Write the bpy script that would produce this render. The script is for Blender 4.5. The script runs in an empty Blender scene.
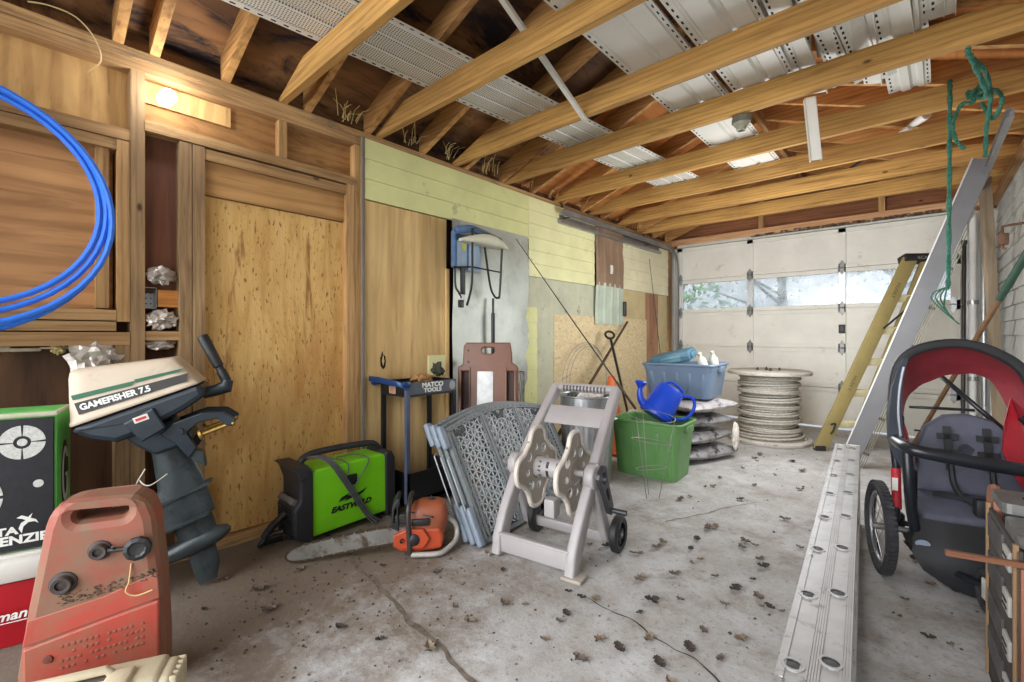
import bpy, bmesh, math, random
from mathutils import Vector, Matrix, Euler, Quaternion, noise as mnoise
random.seed(7)
PI = math.pi
col = bpy.context.scene.collection
V = Vector

# ---------------------------------------------------------------- materials
def new_mat(name):
    m = bpy.data.materials.new(name); m.use_nodes = True
    nt = m.node_tree; nt.nodes.clear()
    out = nt.nodes.new('ShaderNodeOutputMaterial'); b = nt.nodes.new('ShaderNodeBsdfPrincipled')
    nt.links.new(b.outputs[0], out.inputs[0])
    return m, nt, b, out
def N(nt, t, **k):
    n = nt.nodes.new(t)
    for a, v in k.items(): setattr(n, a, v)
    return n
def ramp(nt, stops, fac):
    r = N(nt, 'ShaderNodeValToRGB'); e = r.color_ramp.elements
    while len(e) < len(stops): e.new(0.5)
    for i, (p, c) in enumerate(stops):
        e[i].position = p; e[i].color = (*c[:3], 1)
    nt.links.new(fac, r.inputs[0]); return r.outputs[0]
def coords(nt, scale=(1,1,1), loc=(0,0,0), rot=(0,0,0)):
    tc = N(nt, 'ShaderNodeTexCoord'); mp = N(nt, 'ShaderNodeMapping')
    mp.inputs['Scale'].default_value = scale; mp.inputs['Location'].default_value = loc; mp.inputs['Rotation'].default_value = rot
    nt.links.new(tc.outputs['Object'], mp.inputs[0]); return mp.outputs[0]
def noise(nt, vec, scale=5, detail=4, rough=.55, dist=0):
    n = N(nt, 'ShaderNodeTexNoise'); n.inputs['Scale'].default_value = scale; n.inputs['Detail'].default_value = detail
    n.inputs['Roughness'].default_value = rough; n.inputs['Distortion'].default_value = dist
    nt.links.new(vec, n.inputs['Vector']); return n.outputs[0]
def mixc(nt, f, a, b, mode='MIX'):
    m = N(nt, 'ShaderNodeMix', data_type='RGBA', blend_type=mode)
    for s, v in ((0, f), (6, a), (7, b)):
        if isinstance(v, bpy.types.NodeSocket): nt.links.new(v, m.inputs[s])
        elif s == 0: m.inputs[0].default_value = v
        else: m.inputs[s].default_value = (*v[:3], 1)
    return m.outputs[2]
def bump(nt, b, h, strength=.3, dist=.01):
    bp = N(nt, 'ShaderNodeBump'); bp.inputs['Strength'].default_value = strength; bp.inputs['Distance'].default_value = dist
    nt.links.new(h, bp.inputs['Height']); nt.links.new(bp.outputs[0], b.inputs['Normal'])
def srgb(*c):
    if len(c) == 1: c = c[0]
    return tuple(((x/255)/12.92 if x/255 <= .04045 else (((x/255)+.055)/1.055)**2.4) for x in c)
_mc = {}
def M(name, c, rough=.5, metal=0, var=.12, scale=6, bmp=0, c2=None, thr=None, spec=.5):
    """plain material with a soft procedural mottling; c2 = a second colour (dirt/wear) mixed in by noise"""
    if name in _mc: return _mc[name]
    m, nt, b, o = new_mat(name); c = srgb(c)
    v = coords(nt); n = noise(nt, v, scale, 5, .6)
    d = tuple(max(0, x*(1-2*var)) for x in c); l = tuple(min(1, x*(1+var)) for x in c)
    cc = ramp(nt, [(.3, d), (.7, l)], n)
    if c2:
        n2 = noise(nt, v, scale*1.7, 6, .7, .3); lo, hi = thr or (.5, .62)
        f = ramp(nt, [(lo, (0,0,0)), (hi, (1,1,1))], n2); cc = mixc(nt, f, cc, srgb(c2))
    nt.links.new(cc, b.inputs['Base Color'])
    b.inputs['Roughness'].default_value = rough; b.inputs['Metallic'].default_value = metal
    b.inputs['Specular IOR Level'].default_value = spec
    if bmp: bump(nt, b, noise(nt, v, scale*5, 5, .65), bmp, .004)
    _mc[name] = m; return m
def wood(name, c, dark, axis='x', gs=18, stretch=14, rough=.75, knots=True, streak=.5, stain=None, stain_at=(.5,.7), bmp=.25):
    if name in _mc: return _mc[name]
    m, nt, b, o = new_mat(name); c, dark = srgb(c), srgb(dark)
    sc = {'x': (1/stretch,1,1), 'y': (1,1/stretch,1), 'z': (1,1,1/stretch)}[axis]
    v = coords(nt, sc); g = noise(nt, v, gs, 6, .65, .8)
    big = noise(nt, coords(nt, tuple(.35+.65*s for s in sc)), 2.2, 3, .5, .4)
    lc = tuple(min(1, x*1.22) for x in c)
    cc = ramp(nt, [(.30, tuple(.72*d+.28*x for d, x in zip(dark, c))), (.46, c), (.62, lc)], g)
    wv = N(nt, 'ShaderNodeTexWave', wave_type='BANDS', bands_direction={'x': 'Z', 'y': 'Z', 'z': 'Y'}[axis]); wv.inputs['Scale'].default_value = gs*.55; wv.inputs['Distortion'].default_value = 7; wv.inputs['Detail'].default_value = 3; wv.inputs['Detail Scale'].default_value = 1.2
    nt.links.new(coords(nt, tuple(q*.8 for q in sc)), wv.inputs['Vector'])
    wf = ramp(nt, [(.12, (.3,.3,.3)), (.42, (0,0,0))], wv.outputs[1]); cc = mixc(nt, wf, cc, dark)
    fine = noise(nt, coords(nt, tuple(q if q == 1 else q*.5 for q in sc), (5,2,7)), gs*4.5, 3, .6)
    cc = mixc(nt, ramp(nt, [(.60, (0,0,0)), (.72, (.5,.5,.5))], fine), cc, tuple(.7*q for q in dark))
    f = ramp(nt, [(.38, (1,1,1)), (.62, (0,0,0))], big); mf = N(nt, 'ShaderNodeMath', operation='MULTIPLY')
    nt.links.new(f, mf.inputs[0]); mf.inputs[1].default_value = streak
    cc = mixc(nt, mf.outputs[0], cc, dark, 'MIX')
    if knots:
        vo = N(nt, 'ShaderNodeTexVoronoi'); vo.inputs['Scale'].default_value = 3.2
        kv = coords(nt, {'x': (.7,1.5,1.5), 'y': (1.5,.7,1.5), 'z': (1.5,1.5,.7)}[axis]); nt.links.new(kv, vo.inputs['Vector'])
        kf = ramp(nt, [(.022, (.9,.9,.9)), (.06, (0,0,0))], vo.outputs['Distance'])
        cc = mixc(nt, kf, cc, tuple(.35*x for x in dark))
    if stain:
        sn = noise(nt, coords(nt, tuple(.25+.75*s for s in sc), (3,1,2)), 3.5, 6, .7, 1.2)
        sf = ramp(nt, [(stain_at[0], (0,0,0)), (stain_at[1], (1,1,1))], sn); cc = mixc(nt, sf, cc, srgb(stain))
    nt.links.new(cc, b.inputs['Base Color']); b.inputs['Roughness'].default_value = rough
    b.inputs['Specular IOR Level'].default_value = .25
    bump(nt, b, g, bmp, .004); _mc[name] = m; return m

# ---------------------------------------------------------------- geometry
class MB:
    """collects shapes, build() links them as ONE mesh object"""
    def __init__(s): s.v = []; s.f = []; s.mi = []; s.sm = []; s.cur = 0; s.xf = None; s.smooth = False
    def mat(s, i): s.cur = i; return s
    def add(s, vs, fs, smooth=None):
        b = len(s.v); x = s.xf
        s.v += [tuple(x @ V(p)) if x else tuple(p) for p in vs]
        s.f += [tuple(i+b for i in f) for f in fs]; s.mi += [s.cur]*len(fs); s.sm += [s.smooth if smooth is None else smooth]*len(fs)
        return s
    def box(s, a, b, R=None, c=None):
        """corner to corner; R/c rotate about c"""
        vs = [V((x, y, z)) for x in (a[0], b[0]) for y in (a[1], b[1]) for z in (a[2], b[2])]
        if R is not None:
            c = V(c) if c is not None else (V(a)+V(b))/2; vs = [c + R @ (p-c) for p in vs]
        return s.add(vs, [(0,1,3,2),(4,6,7,5),(0,4,5,1),(2,3,7,6),(0,2,6,4),(1,5,7,3)], False)
    def rbox(s, a, b, r=.01, seg=2, R=None, c=None, smooth=True):
        bm = bmesh.new(); bmesh.ops.create_cube(bm, size=1); a, b = V(a), V(b); ce = (a+b)/2; d = b-a
        for v in bm.verts: v.co = V([ce[i]+v.co[i]*d[i] for i in range(3)])
        r = min(r, min(abs(q) for q in d)*.49)
        bmesh.ops.bevel(bm, geom=bm.edges[:]+bm.verts[:], offset=r, segments=seg, profile=.5, affect='EDGES')
        if R is not None:
            c = V(c) if c is not None else ce
            for v in bm.verts: v.co = c + R @ (v.co-c)
        bm.verts.index_update(); s.add([v.co.copy() for v in bm.verts], [[v.index for v in f.verts] for f in bm.faces], smooth); bm.free(); return s
    def beam(s, p0, p1, w, h, up=(0,0,1), r=0):
        """rectangular bar; w sideways, h along up"""
        p0, p1 = V(p0), V(p1); d = (p1-p0).normalized(); sd = d.cross(V(up))
        if sd.length < 1e-5: sd = d.cross(V((1,0,0)))
        sd.normalize(); u = sd.cross(d)
        R = Matrix((d, sd, u)).transposed(); L = (p1-p0).length
        if r: s.rbox((0,-w/2,-h/2), (L,w/2,h/2), r, 2, R, (0,0,0))
        else: s.box((0,-w/2,-h/2), (L,w/2,h/2), R, (0,0,0))
        n = len(s.v); k = 8 if not r else None
        return s._shift(p0, d, sd, u, r)
    def _shift(s, p0, d, sd, u, r):
        k = s._last_count(r)
        for i in range(len(s.v)-k, len(s.v)):
            q = V(s.v[i])
            if s.xf: q = s.xf.inverted() @ q
            q = q + p0
            s.v[i] = tuple(s.xf @ q) if s.xf else tuple(q)
        return s
    def _last_count(s, r):
        if not r: return 8
        # vertices of the last rbox: contiguous faces share indices above the lowest index of its last face group
        return s._rn
    def tube(s, pts, r, seg=8, caps=True, closed=False, smooth=True):
        pts = [V(p) for p in pts]; n = len(pts); rs = r if isinstance(r, (list, tuple)) else [r]*n
        def tan(i):
            if closed: return (pts[(i+1) % n]-pts[i-1]).normalized()
            a, b = pts[max(0, i-1)], pts[min(n-1, i+1)]; return (b-a).normalized()
        t = tan(0); u = t.orthogonal().normalized(); vs = []
        for i in range(n):
            t2 = tan(i); q = t.rotation_difference(t2); u = q @ u; u = (u-t2*u.dot(t2)).normalized(); t = t2; w = t.cross(u)
            vs += [pts[i]+(u*math.cos(2*PI*k/seg)+w*math.sin(2*PI*k/seg))*rs[i] for k in range(seg)]
        fs = []
        for i in range(n if closed else n-1):
            j = (i+1) % n
            fs += [(i*seg+k, i*seg+(k+1) % seg, j*seg+(k+1) % seg, j*seg+k) for k in range(seg)]
        s.add(vs, fs, smooth)
        if caps and not closed:
            b = len(s.v)-len(vs); s.f += [tuple(b+k for k in reversed(range(seg))), tuple(b+(n-1)*seg+k for k in range(seg))]; s.mi += [s.cur]*2; s.sm += [False]*2
        return s
    def cyl(s, p0, p1, r, r2=None, seg=16, caps=True): return s.tube([p0, p1], [r, r if r2 is None else r2], seg, caps)
    def lathe(s, prof, c=(0,0,0), axis=(0,0,1), seg=24, smooth=True, ref=None):
        """prof = [(radius, height)...] around axis through c"""
        a = V(axis).normalized(); u = V(ref) if ref else a.orthogonal().normalized(); w = a.cross(u); c = V(c); vs = []; fs = []
        for (r, h) in prof: vs += [c+a*h+(u*math.cos(2*PI*k/seg)+w*math.sin(2*PI*k/seg))*r for k in range(seg)]
        for i in range(len(prof)-1): fs += [(i*seg+k, i*seg+(k+1) % seg, (i+1)*seg+(k+1) % seg, (i+1)*seg+k) for k in range(seg)]
        return s.add(vs, fs, smooth)
    def prism(s, outline, t, org=(0,0,0), ex=(1,0,0), ey=(0,0,1), holes=None, smooth=False, bev=0):
        """outline polygon in the ex/ey plane, thickness t along ex x ey; optional holes"""
        ex, ey, org = V(ex), V(ey), V(org); en = ex.cross(ey).normalized()
        bm = bmesh.new(); loops = [outline]+(holes or [])
        es = []
        for lp in loops:
            vv = [bm.verts.new((p[0], p[1], 0)) for p in lp]
            es += [bm.edges.new((vv[i], vv[(i+1) % len(vv)])) for i in range(len(vv))]
        if holes: bmesh.ops.triangle_fill(bm, use_beauty=True, use_dissolve=False, edges=es)
        else: bm.faces.new([v for v in bm.verts])
        bmesh.ops.recalc_face_normals(bm, faces=bm.faces[:])
        if bm.faces and bm.faces[:][0].normal.z > 0: bmesh.ops.reverse_faces(bm, faces=bm.faces[:])
        base = bm.faces[:]
        r = bmesh.ops.extrude_face_region(bm, geom=base); nv = [g for g in r['geom'] if isinstance(g, bmesh.types.BMVert)]
        bmesh.ops.translate(bm, verts=nv, vec=(0,0,t))
        bmesh.ops.recalc_face_normals(bm, faces=bm.faces[:])
        if bev:
            ee = [e for e in bm.edges if len(e.link_faces) == 2 and e.calc_face_angle(0) > .6]
            bmesh.ops.bevel(bm, geom=ee, offset=bev, segments=2, profile=.5, affect='EDGES')
        bm.verts.index_update()
        s.add([org+ex*v.co.x+ey*v.co.y+en*v.co.z for v in bm.verts], [[v.index for v in f.verts] for f in bm.faces], smooth); bm.free(); return s
    def loft(s, rings, closed=True, caps=True, smooth=True):
        n = len(rings[0]); vs = [V(p) for r in rings for p in r]; fs = []
        for i in range(len(rings)-1):
            for k in range(n if closed else n-1): fs.append((i*n+k, i*n+(k+1) % n, (i+1)*n+(k+1) % n, (i+1)*n+k))
        if caps and closed: fs += [tuple(reversed(range(n))), tuple(range((len(rings)-1)*n, len(rings)*n))]
        return s.add(vs, fs, smooth)
    def build(s, name, mats, parent=None, sharp=40, jit=0):
        me = bpy.data.meshes.new(name); me.from_pydata(s.v, [], s.f)
        for m in (mats if isinstance(mats, (list, tuple)) else [mats]): me.materials.append(m)
        me.polygons.foreach_set('material_index', s.mi); me.polygons.foreach_set('use_smooth', s.sm)
        bm = bmesh.new(); bm.from_mesh(me); bmesh.ops.recalc_face_normals(bm, faces=bm.faces[:])
        for e in bm.edges:
            if len(e.link_faces) == 2 and e.calc_face_angle(0) > math.radians(sharp): e.smooth = False
        bm.to_mesh(me); bm.free(); me.update()
        o = bpy.data.objects.new(name, me); col.objects.link(o)
        if parent is not None: o.parent = parent
        return o
def _beam(s, p0, p1, w, h, up=(0,0,1), r=0):
    p0, p1 = V(p0), V(p1); d = (p1-p0).normalized(); sd = d.cross(V(up))
    if sd.length < 1e-5: sd = d.cross(V((1,0,0)))
    sd.normalize(); u = sd.cross(d); R = Matrix((d, sd, u)).transposed().to_4x4(); R.translation = p0; L = (p1-p0).length
    old = s.xf; s.xf = (old @ R) if old else R
    if r: s.rbox((0,-w/2,-h/2), (L,w/2,h/2), r)
    else: s.box((0,-w/2,-h/2), (L,w/2,h/2))
    s.xf = old; return s
MB.beam = _beam; del MB._shift, MB._last_count

def tag(o, label=None, cat=None, group=None, kind=None):
    if label: o['label'] = label
    if cat: o['category'] = cat
    if group: o['group'] = group
    if kind: o['kind'] = kind
    return o
def thing(name, label, cat, loc=(0,0,0), rot=(0,0,0), group=None, kind=None):
    o = bpy.data.objects.new(name, None); col.objects.link(o); o.empty_display_size = .05
    o.location = loc; o.rotation_euler = rot if isinstance(rot, (tuple, list)) else (0,0,rot)
    return tag(o, label, cat, group, kind)
def copy_tree(o, parent=None):
    c = o.copy(); col.objects.link(c); c.parent = parent
    for ch in [x for x in bpy.data.objects if x.parent == o]: copy_tree(ch, c)
    return c
def text_mesh(txt, size, org, ex, ey, depth=.0006, shear=0, align='CENTER', space=1, bold=0, sx=1):
    """lettering as solid geometry: (verts, faces)"""
    cu = bpy.data.curves.new('lettering', 'FONT'); cu.body = txt; cu.size = size; cu.align_x = align; cu.align_y = 'CENTER'; cu.shear = shear
    cu.space_character = space; cu.offset = bold; cu.extrude = depth; cu.resolution_u = 3
    o = bpy.data.objects.new('lettering', cu); col.objects.link(o)
    dg = bpy.context.evaluated_depsgraph_get(); ev = o.evaluated_get(dg); me = ev.to_mesh()
    ex, ey, org = V(ex).normalized(), V(ey).normalized(), V(org); en = ex.cross(ey)
    vs = [org+ex*(v.co.x*sx)+ey*v.co.y+en*v.co.z for v in me.vertices]; fs = [tuple(p.vertices) for p in me.polygons]
    ev.to_mesh_clear(); bpy.data.objects.remove(o); bpy.data.curves.remove(cu); return vs, fs
def arc(c, r, a0, a1, n, ex=(1,0,0), ey=(0,0,1)):
    c, ex, ey = V(c), V(ex), V(ey)
    return [c+ex*(r*math.cos(a0+(a1-a0)*i/n))+ey*(r*math.sin(a0+(a1-a0)*i/n)) for i in range(n+1)]
def rrect(w, h, r, n=4, cx=0, cy=0):
    o = []
    for (sx, sy, a) in ((1,1,0), (-1,1,PI/2), (-1,-1,PI), (1,-1,1.5*PI)):
        for i in range(n+1):
            t = a+PI/2*i/n; o.append((cx+sx*(w/2-r)+r*math.cos(t), cy+sy*(h/2-r)+r*math.sin(t)))
    return o
def ell(a, b, n=20, cx=0, cy=0, ph=0): return [(cx+a*math.cos(2*PI*i/n+ph), cy+b*math.sin(2*PI*i/n+ph)) for i in range(n)]
def smoothpts(pts, n=6, closed=False):
    """Catmull-Rom through pts"""
    P = [V(p) for p in pts]; L = len(P); out = []
    for i in range(L if closed else L-1):
        g = (lambda k: P[k % L]) if closed else (lambda k: P[min(max(k, 0), L-1)])
        a, b, c, d = g(i-1), g(i), g(i+1), g(i+2)
        for k in range(n):
            t = k/n; out.append(.5*((2*b)+(c-a)*t+(2*a-5*b+4*c-d)*t*t+(3*b-a-3*c+d)*t**3))
    if not closed: out.append(P[-1])
    return out
def Rz(a): return Matrix.Rotation(a, 3, 'Z')
def Rx(a): return Matrix.Rotation(a, 3, 'X')
def Ry(a): return Matrix.Rotation(a, 3, 'Y')
# ================================================================ SETTING
XL, XR, YD, ZP = -2.68, .56, 6.46, 2.41      # stud faces of left wall, right wall, garage door plane, top of wall plate
YB = -1.3                                     # open end behind the camera

# camera: eye 1.10 m above the slab, 16 mm lens, turned 41.9 deg from the wall direction
cam = bpy.data.cameras.new('camera'); cam.lens = 16.0; cam.sensor_width = 36; cam.sensor_fit = 'HORIZONTAL'
cam.shift_y = -.0059; cam.clip_start = .02
co = bpy.data.objects.new('camera', cam); col.objects.link(co); co.location = (0, 0, 1.10)
co.rotation_euler = (PI/2, 0, math.atan2(.668, .744)); bpy.context.scene.camera = co

# ---------------- woods
Wy = wood('fir_along_wall', (184,146,100), (108,78,52), 'y', gs=24, streak=.65, bmp=.5)
Wz = wood('fir_upright', (174,142,102), (102,78,56), 'z', gs=26, streak=.65, bmp=.5)
Wx = wood('joist_fir', (192,150,86), (120,84,46), 'x', gs=24, streak=.45, knots=True, bmp=.4)
Wr = wood('rafter_fir', (188,142,86), (116,78,46), 'x', gs=24, streak=.45, bmp=.4)
Wlt = wood('pale_fir', (194,154,104), (124,90,56), 'z', gs=24, streak=.5, bmp=.4)
Wlty = wood('pale_fir_flat', (180,144,98), (108,78,50), 'y', gs=24, streak=.55, bmp=.5, stain=(110,96,80), stain_at=(.56,.7))
Pup = wood('knotty_plywood', (206,166,108), (146,104,64), 'z', gs=9, stretch=5)
Pin = wood('orange_plywood', (190,142,94), (122,82,52), 'y', gs=7, stretch=9, knots=False, streak=.6)
Pdk = wood('brown_plywood', (112,80,58), (58,40,30), 'z', gs=7, stretch=6, streak=.7)
Pbig = wood('pitted_plywood', (214,164,94), (160,106,50), 'z', gs=16, stretch=5, knots=False, streak=.35, stain=(120,72,34), stain_at=(.6,.68), bmp=.6)
Pbd = wood('header_board', (192,148,94), (120,82,50), 'y', gs=9, stretch=10, streak=.5)
Ptan = wood('tan_plywood', (206,176,122), (178,140,90), 'z', gs=7, stretch=8, knots=False, streak=.35)
Rdk = wood('stained_roof_plywood', (150,106,66), (52,36,30), 'y', gs=7, stretch=5, knots=False, streak=.75, stain=(36,32,36), stain_at=(.5,.62))
Ror = wood('orange_roof_plywood', (196,130,72), (150,88,44), 'y', gs=8, stretch=8, knots=True, streak=.4)

def mat_pitted():
    """the tall plywood sheet: short dark chisel-like pits over an orange veneer"""
    m, nt, b, o = new_mat('pitted_tan_plywood')
    g = noise(nt, coords(nt, (1,1,.14)), 15, 6, .65, .6)
    cc = ramp(nt, [(.3, srgb(190,146,84)), (.5, srgb(214,174,108)), (.72, srgb(226,188,124))], g)
    big = noise(nt, coords(nt, (1,1,.6)), 1.6, 4, .6, .8)
    cc = mixc(nt, ramp(nt, [(.44, (0,0,0)), (.7, (.55,.55,.55))], big), cc, srgb(168,108,52))
    p = noise(nt, coords(nt, (1,6,2.0)), 12, 4, .6)
    pf = ramp(nt, [(.60, (0,0,0)), (.66, (.75,.75,.75))], p); cc = mixc(nt, pf, cc, srgb(110,66,30))
    st = noise(nt, coords(nt, (1,1,.1), (0,4,0)), 7, 5, .7, .5)
    cc = mixc(nt, ramp(nt, [(.62, (0,0,0)), (.68, (.75,.75,.75))], st), cc, srgb(124,74,38))
    nt.links.new(cc, b.inputs['Base Color']); b.inputs['Roughness'].default_value = .75; b.inputs['Specular IOR Level'].default_value = .2
    bump(nt, b, p, .5, .006); return m
Ppit = mat_pitted()
def mat_osb():
    m, nt, b, o = new_mat('strand_board')
    vo = N(nt, 'ShaderNodeTexVoronoi'); vo.inputs['Scale'].default_value = 26; vo.inputs['Randomness'].default_value = 1
    nt.links.new(coords(nt, (1,1,2.2), rot=(.6,0,0)), vo.inputs['Vector'])
    hs = N(nt, 'ShaderNodeSeparateColor'); nt.links.new(vo.outputs['Color'], hs.inputs[0])
    cc = ramp(nt, [(0, srgb(206,186,142)), (.5, srgb(214,194,152)), (.92, srgb(222,204,164)), (1, srgb(180,148,104))], hs.outputs[0])
    nt.links.new(cc, b.inputs['Base Color']); b.inputs['Roughness'].default_value = .8; bump(nt, b, hs.outputs[1], .3, .004); return m
OSB = mat_osb()
def mat_concrete():
    m, nt, b, o = new_mat('worn_concrete')
    v = coords(nt); n1 = noise(nt, v, .9, 8, .68, 0); n2 = noise(nt, v, 6, 8, .75, .1); n3 = noise(nt, v, 38, 6, .8)
    cc = ramp(nt, [(.32, srgb(156,154,151)), (.5, srgb(182,182,182)), (.68, srgb(202,203,203))], n1)
    cc = mixc(nt, ramp(nt, [(.38, (.6,.6,.6)), (.6, (0,0,0))], n2), cc, srgb(150,142,132))
    cc = mixc(nt, ramp(nt, [(.55, (0,0,0)), (.68, (.75,.75,.75))], n3), cc, srgb(104,97,90))
    # earth trodden in along the left wall
    sx = N(nt, 'ShaderNodeSeparateXYZ'); nt.links.new(v, sx.inputs[0])
    def axis(sock, lo, hi):
        r = N(nt, 'ShaderNodeMapRange'); r.inputs[1].default_value = lo; r.inputs[2].default_value = hi; r.inputs[3].default_value = 1; r.inputs[4].default_value = 0
        nt.links.new(sock, r.inputs[0]); return r.outputs[0]
    fx = axis(sx.outputs[0], -2.3, -1.0); fy = axis(sx.outputs[1], 1.2, 2.6)
    mu = N(nt, 'ShaderNodeMath', operation='MULTIPLY'); nt.links.new(fx, mu.inputs[0]); nt.links.new(fy, mu.inputs[1])
    n4 = noise(nt, v, 3.2, 9, .78, .1); ad = N(nt, 'ShaderNodeMath', operation='MULTIPLY_ADD')
    nt.links.new(mu.outputs[0], ad.inputs[0]); ad.inputs[1].default_value = .42; nt.links.new(n4, ad.inputs[2])
    cc = mixc(nt, ramp(nt, [(.52, (0,0,0)), (.76, (.85,.85,.85))], ad.outputs[0]), cc, srgb(104,86,66))
    nt.links.new(cc, b.inputs['Base Color']); b.inputs['Roughness'].default_value = .8; b.inputs['Specular IOR Level'].default_value = .3
    h = mixc(nt, .5, n2, n3); bump(nt, b, h, .6, .014); return m
CONC = mat_concrete()
def mat_siding(name, c, groove, scale_z=0, dirt=(120,120,100)):
    return M(name, c, .6, 0, .06, 3, .1, c2=dirt, thr=(.62,.78))
GRN = mat_siding('pale_green_siding', (220,220,156), 0)
YEL = mat_siding('pale_yellow_siding', (232,230,176), 0)
CRM = mat_siding('cream_siding', (234,228,192), 0)
OLV = M('olive_particle_board', (192,192,166), .8, 0, .08, 5, .2, c2=(120,118,98), thr=(.6,.72))
GALV = M('weathered_sheet_steel', (176,180,170), .45, .35, .12, 2.5, .05, c2=(140,140,132), thr=(.5,.8))
WHT = M('white_painted_door', (224,222,212), .6, 0, .05, 3, .08, c2=(170,158,138), thr=(.6,.8))
VIN = M('white_vinyl', (226,226,222), .45, 0, .04, 4)
VING = M('grey_white_vinyl', (200,200,192), .5, 0, .05, 4)
STEEL = M('zinc_steel', (170,172,174), .35, .8, .1, 8)
DKST = M('dark_steel', (70,68,66), .45, .6, .15, 9)
ALU = M('dull_aluminium', (186,186,186), .42, .55, .1, 5, .04, c2=(140,138,134), thr=(.58,.75))
BLK = M('black_plastic', (34,34,36), .5, 0, .2, 8)
BLKM = M('black_paint', (30,30,33), .4, 0, .2, 8)
DRK = M('dark_gap', (24,20,18), .9)

def mat_glass():
    """dusty window glass: mostly clear, a film of grime that scatters light"""
    m, nt, b, o = new_mat('dirty_glass'); nt.nodes.remove(b)
    tr = N(nt, 'ShaderNodeBsdfTransparent'); tr.inputs[0].default_value = (.62,.64,.66,1)
    tl = N(nt, 'ShaderNodeBsdfTranslucent'); tl.inputs[0].default_value = (.62,.64,.66,1)
    gl = N(nt, 'ShaderNodeBsdfGlossy'); gl.inputs['Roughness'].default_value = .1
    n = noise(nt, coords(nt), 9, 6, .7, .4); f = ramp(nt, [(.35, (.15,.15,.15)), (.7, (.6,.6,.6))], n)
    a = N(nt, 'ShaderNodeMixShader'); nt.links.new(f, a.inputs[0]); nt.links.new(tr.outputs[0], a.inputs[1]); nt.links.new(tl.outputs[0], a.inputs[2])
    c = N(nt, 'ShaderNodeMixShader'); c.inputs[0].default_value = .04; nt.links.new(a.outputs[0], c.inputs[1]); nt.links.new(gl.outputs[0], c.inputs[2])
    nt.links.new(c.outputs[0], o.inputs[0]); return m
GLASS = mat_glass()
# ---------------- floor
mb = MB(); nx, ny = 40, 90; vs = []; fs = []
for j in range(ny+1):
    for i in range(nx+1):
        x = -2.9+3.6*i/nx; y = YB-2+(YD+1.2-YB+2)*j/ny
        z = 0 if abs(x) > 99 else -.004*(1+mnoise.noise(V((x*1.6, y*1.6, 0))))*.5
        vs.append((x, y, z))
for j in range(ny):
    for i in range(nx): a = j*(nx+1)+i; fs.append((a, a+1, a+nx+2, a+nx+1))
floor = tag(mb.add(vs, fs, True).build('floor', CONC), 'worn grey concrete garage slab with dirt along the left wall', 'floor', kind='structure')
def strip(pts, w, z=.0012):
    """ragged flat strip along pts"""
    P = smoothpts([(p[0], p[1], z) for p in pts], 14); vs = []; fs = []
    for i, p in enumerate(P):
        a = P[max(0, i-1)]; c = P[min(len(P)-1, i+1)]; t = (c-a).normalized(); n = V((-t.y, t.x, 0)); j = .012*mnoise.noise(V((p.x*14, p.y*14, 1)))
        ww = w*(.45+.9*abs(mnoise.noise(V((p.x*9, p.y*9, 5))))); q = p+n*j; vs += [q-n*ww, q+n*ww]
    for i in range(len(P)-1): fs.append((2*i, 2*i+1, 2*i+3, 2*i+2))
    return vs, fs
EARTH = M('damp_earth', (112,100,88), .95, 0, .3, 30, .6)
CRK = M('crack_shadow_dirt', (62,56,52), .95, 0, .2, 30)
mb = MB(); mb.add(*strip([(-1.035, 1.628), (-0.964, 1.607), (-0.873, 1.619), (-0.792, 1.608), (-0.73, 1.579), (-0.65, 1.565), (-0.588, 1.567), (-0.53, 1.544), (-0.466, 1.509)], .0042)); mb.build('crack', CRK, floor)
mb = MB(); mb.add(*strip([(-1.12,2.6), (-.98,2.9), (-.93,3.05), (-.8,3.3)], .003)); mb.build('crack', CRK, floor)
mb = MB(); mb.add(*strip([(-2.461, 1.187), (-2.211, 1.172), (-2.068, 1.132), (-1.832, 1.1), (-1.632, 1.072), (-1.456, 1.036), (-1.269, 1.031), (-1.137, 0.999), (-1.016, 0.983)], .015)); mb.build('control_joint', EARTH, floor)

# ---------------- left wall: sheathing behind, framing and sheets as parts of one wall
wall_left = tag(MB().box((XL-.16, YB, -.02), (XL-.10, YD+.2, ZP+.05)).build('wall_left', Pdk), 'unfinished left wall of studs, plywood sheets and pale green siding', 'wall', kind='structure')
def wp(name, mat, y0, y1, z0, z1, x0, x1, parent=wall_left):
    return MB().box((x0, y0, z0), (x1, y1, z1)).build(name, mat, parent)
F = XL                                        # face of studs
wp('top_plate', Wy, YB, YD+.1, 2.315, 2.365, XL-.1, F)
wp('top_plate', Wlty, YB, YD+.1, 2.367, ZP, XL-.1, F+.004)
wp('bottom_plate', Wlty, YB, YD, 0, .045, XL-.1, F+.012)
for y0, y1, z1 in ((.382,.434,2.315), (.566,.616,2.045), (.620,.672,2.045), (1.432,1.486,2.05), (1.488,1.528,2.315), (-.62,-.57,2.315)):
    wp('stud', Wz if y0 < 1.4 else Wlt, y0, y1, .045, z1, XL-.1, F)
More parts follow.
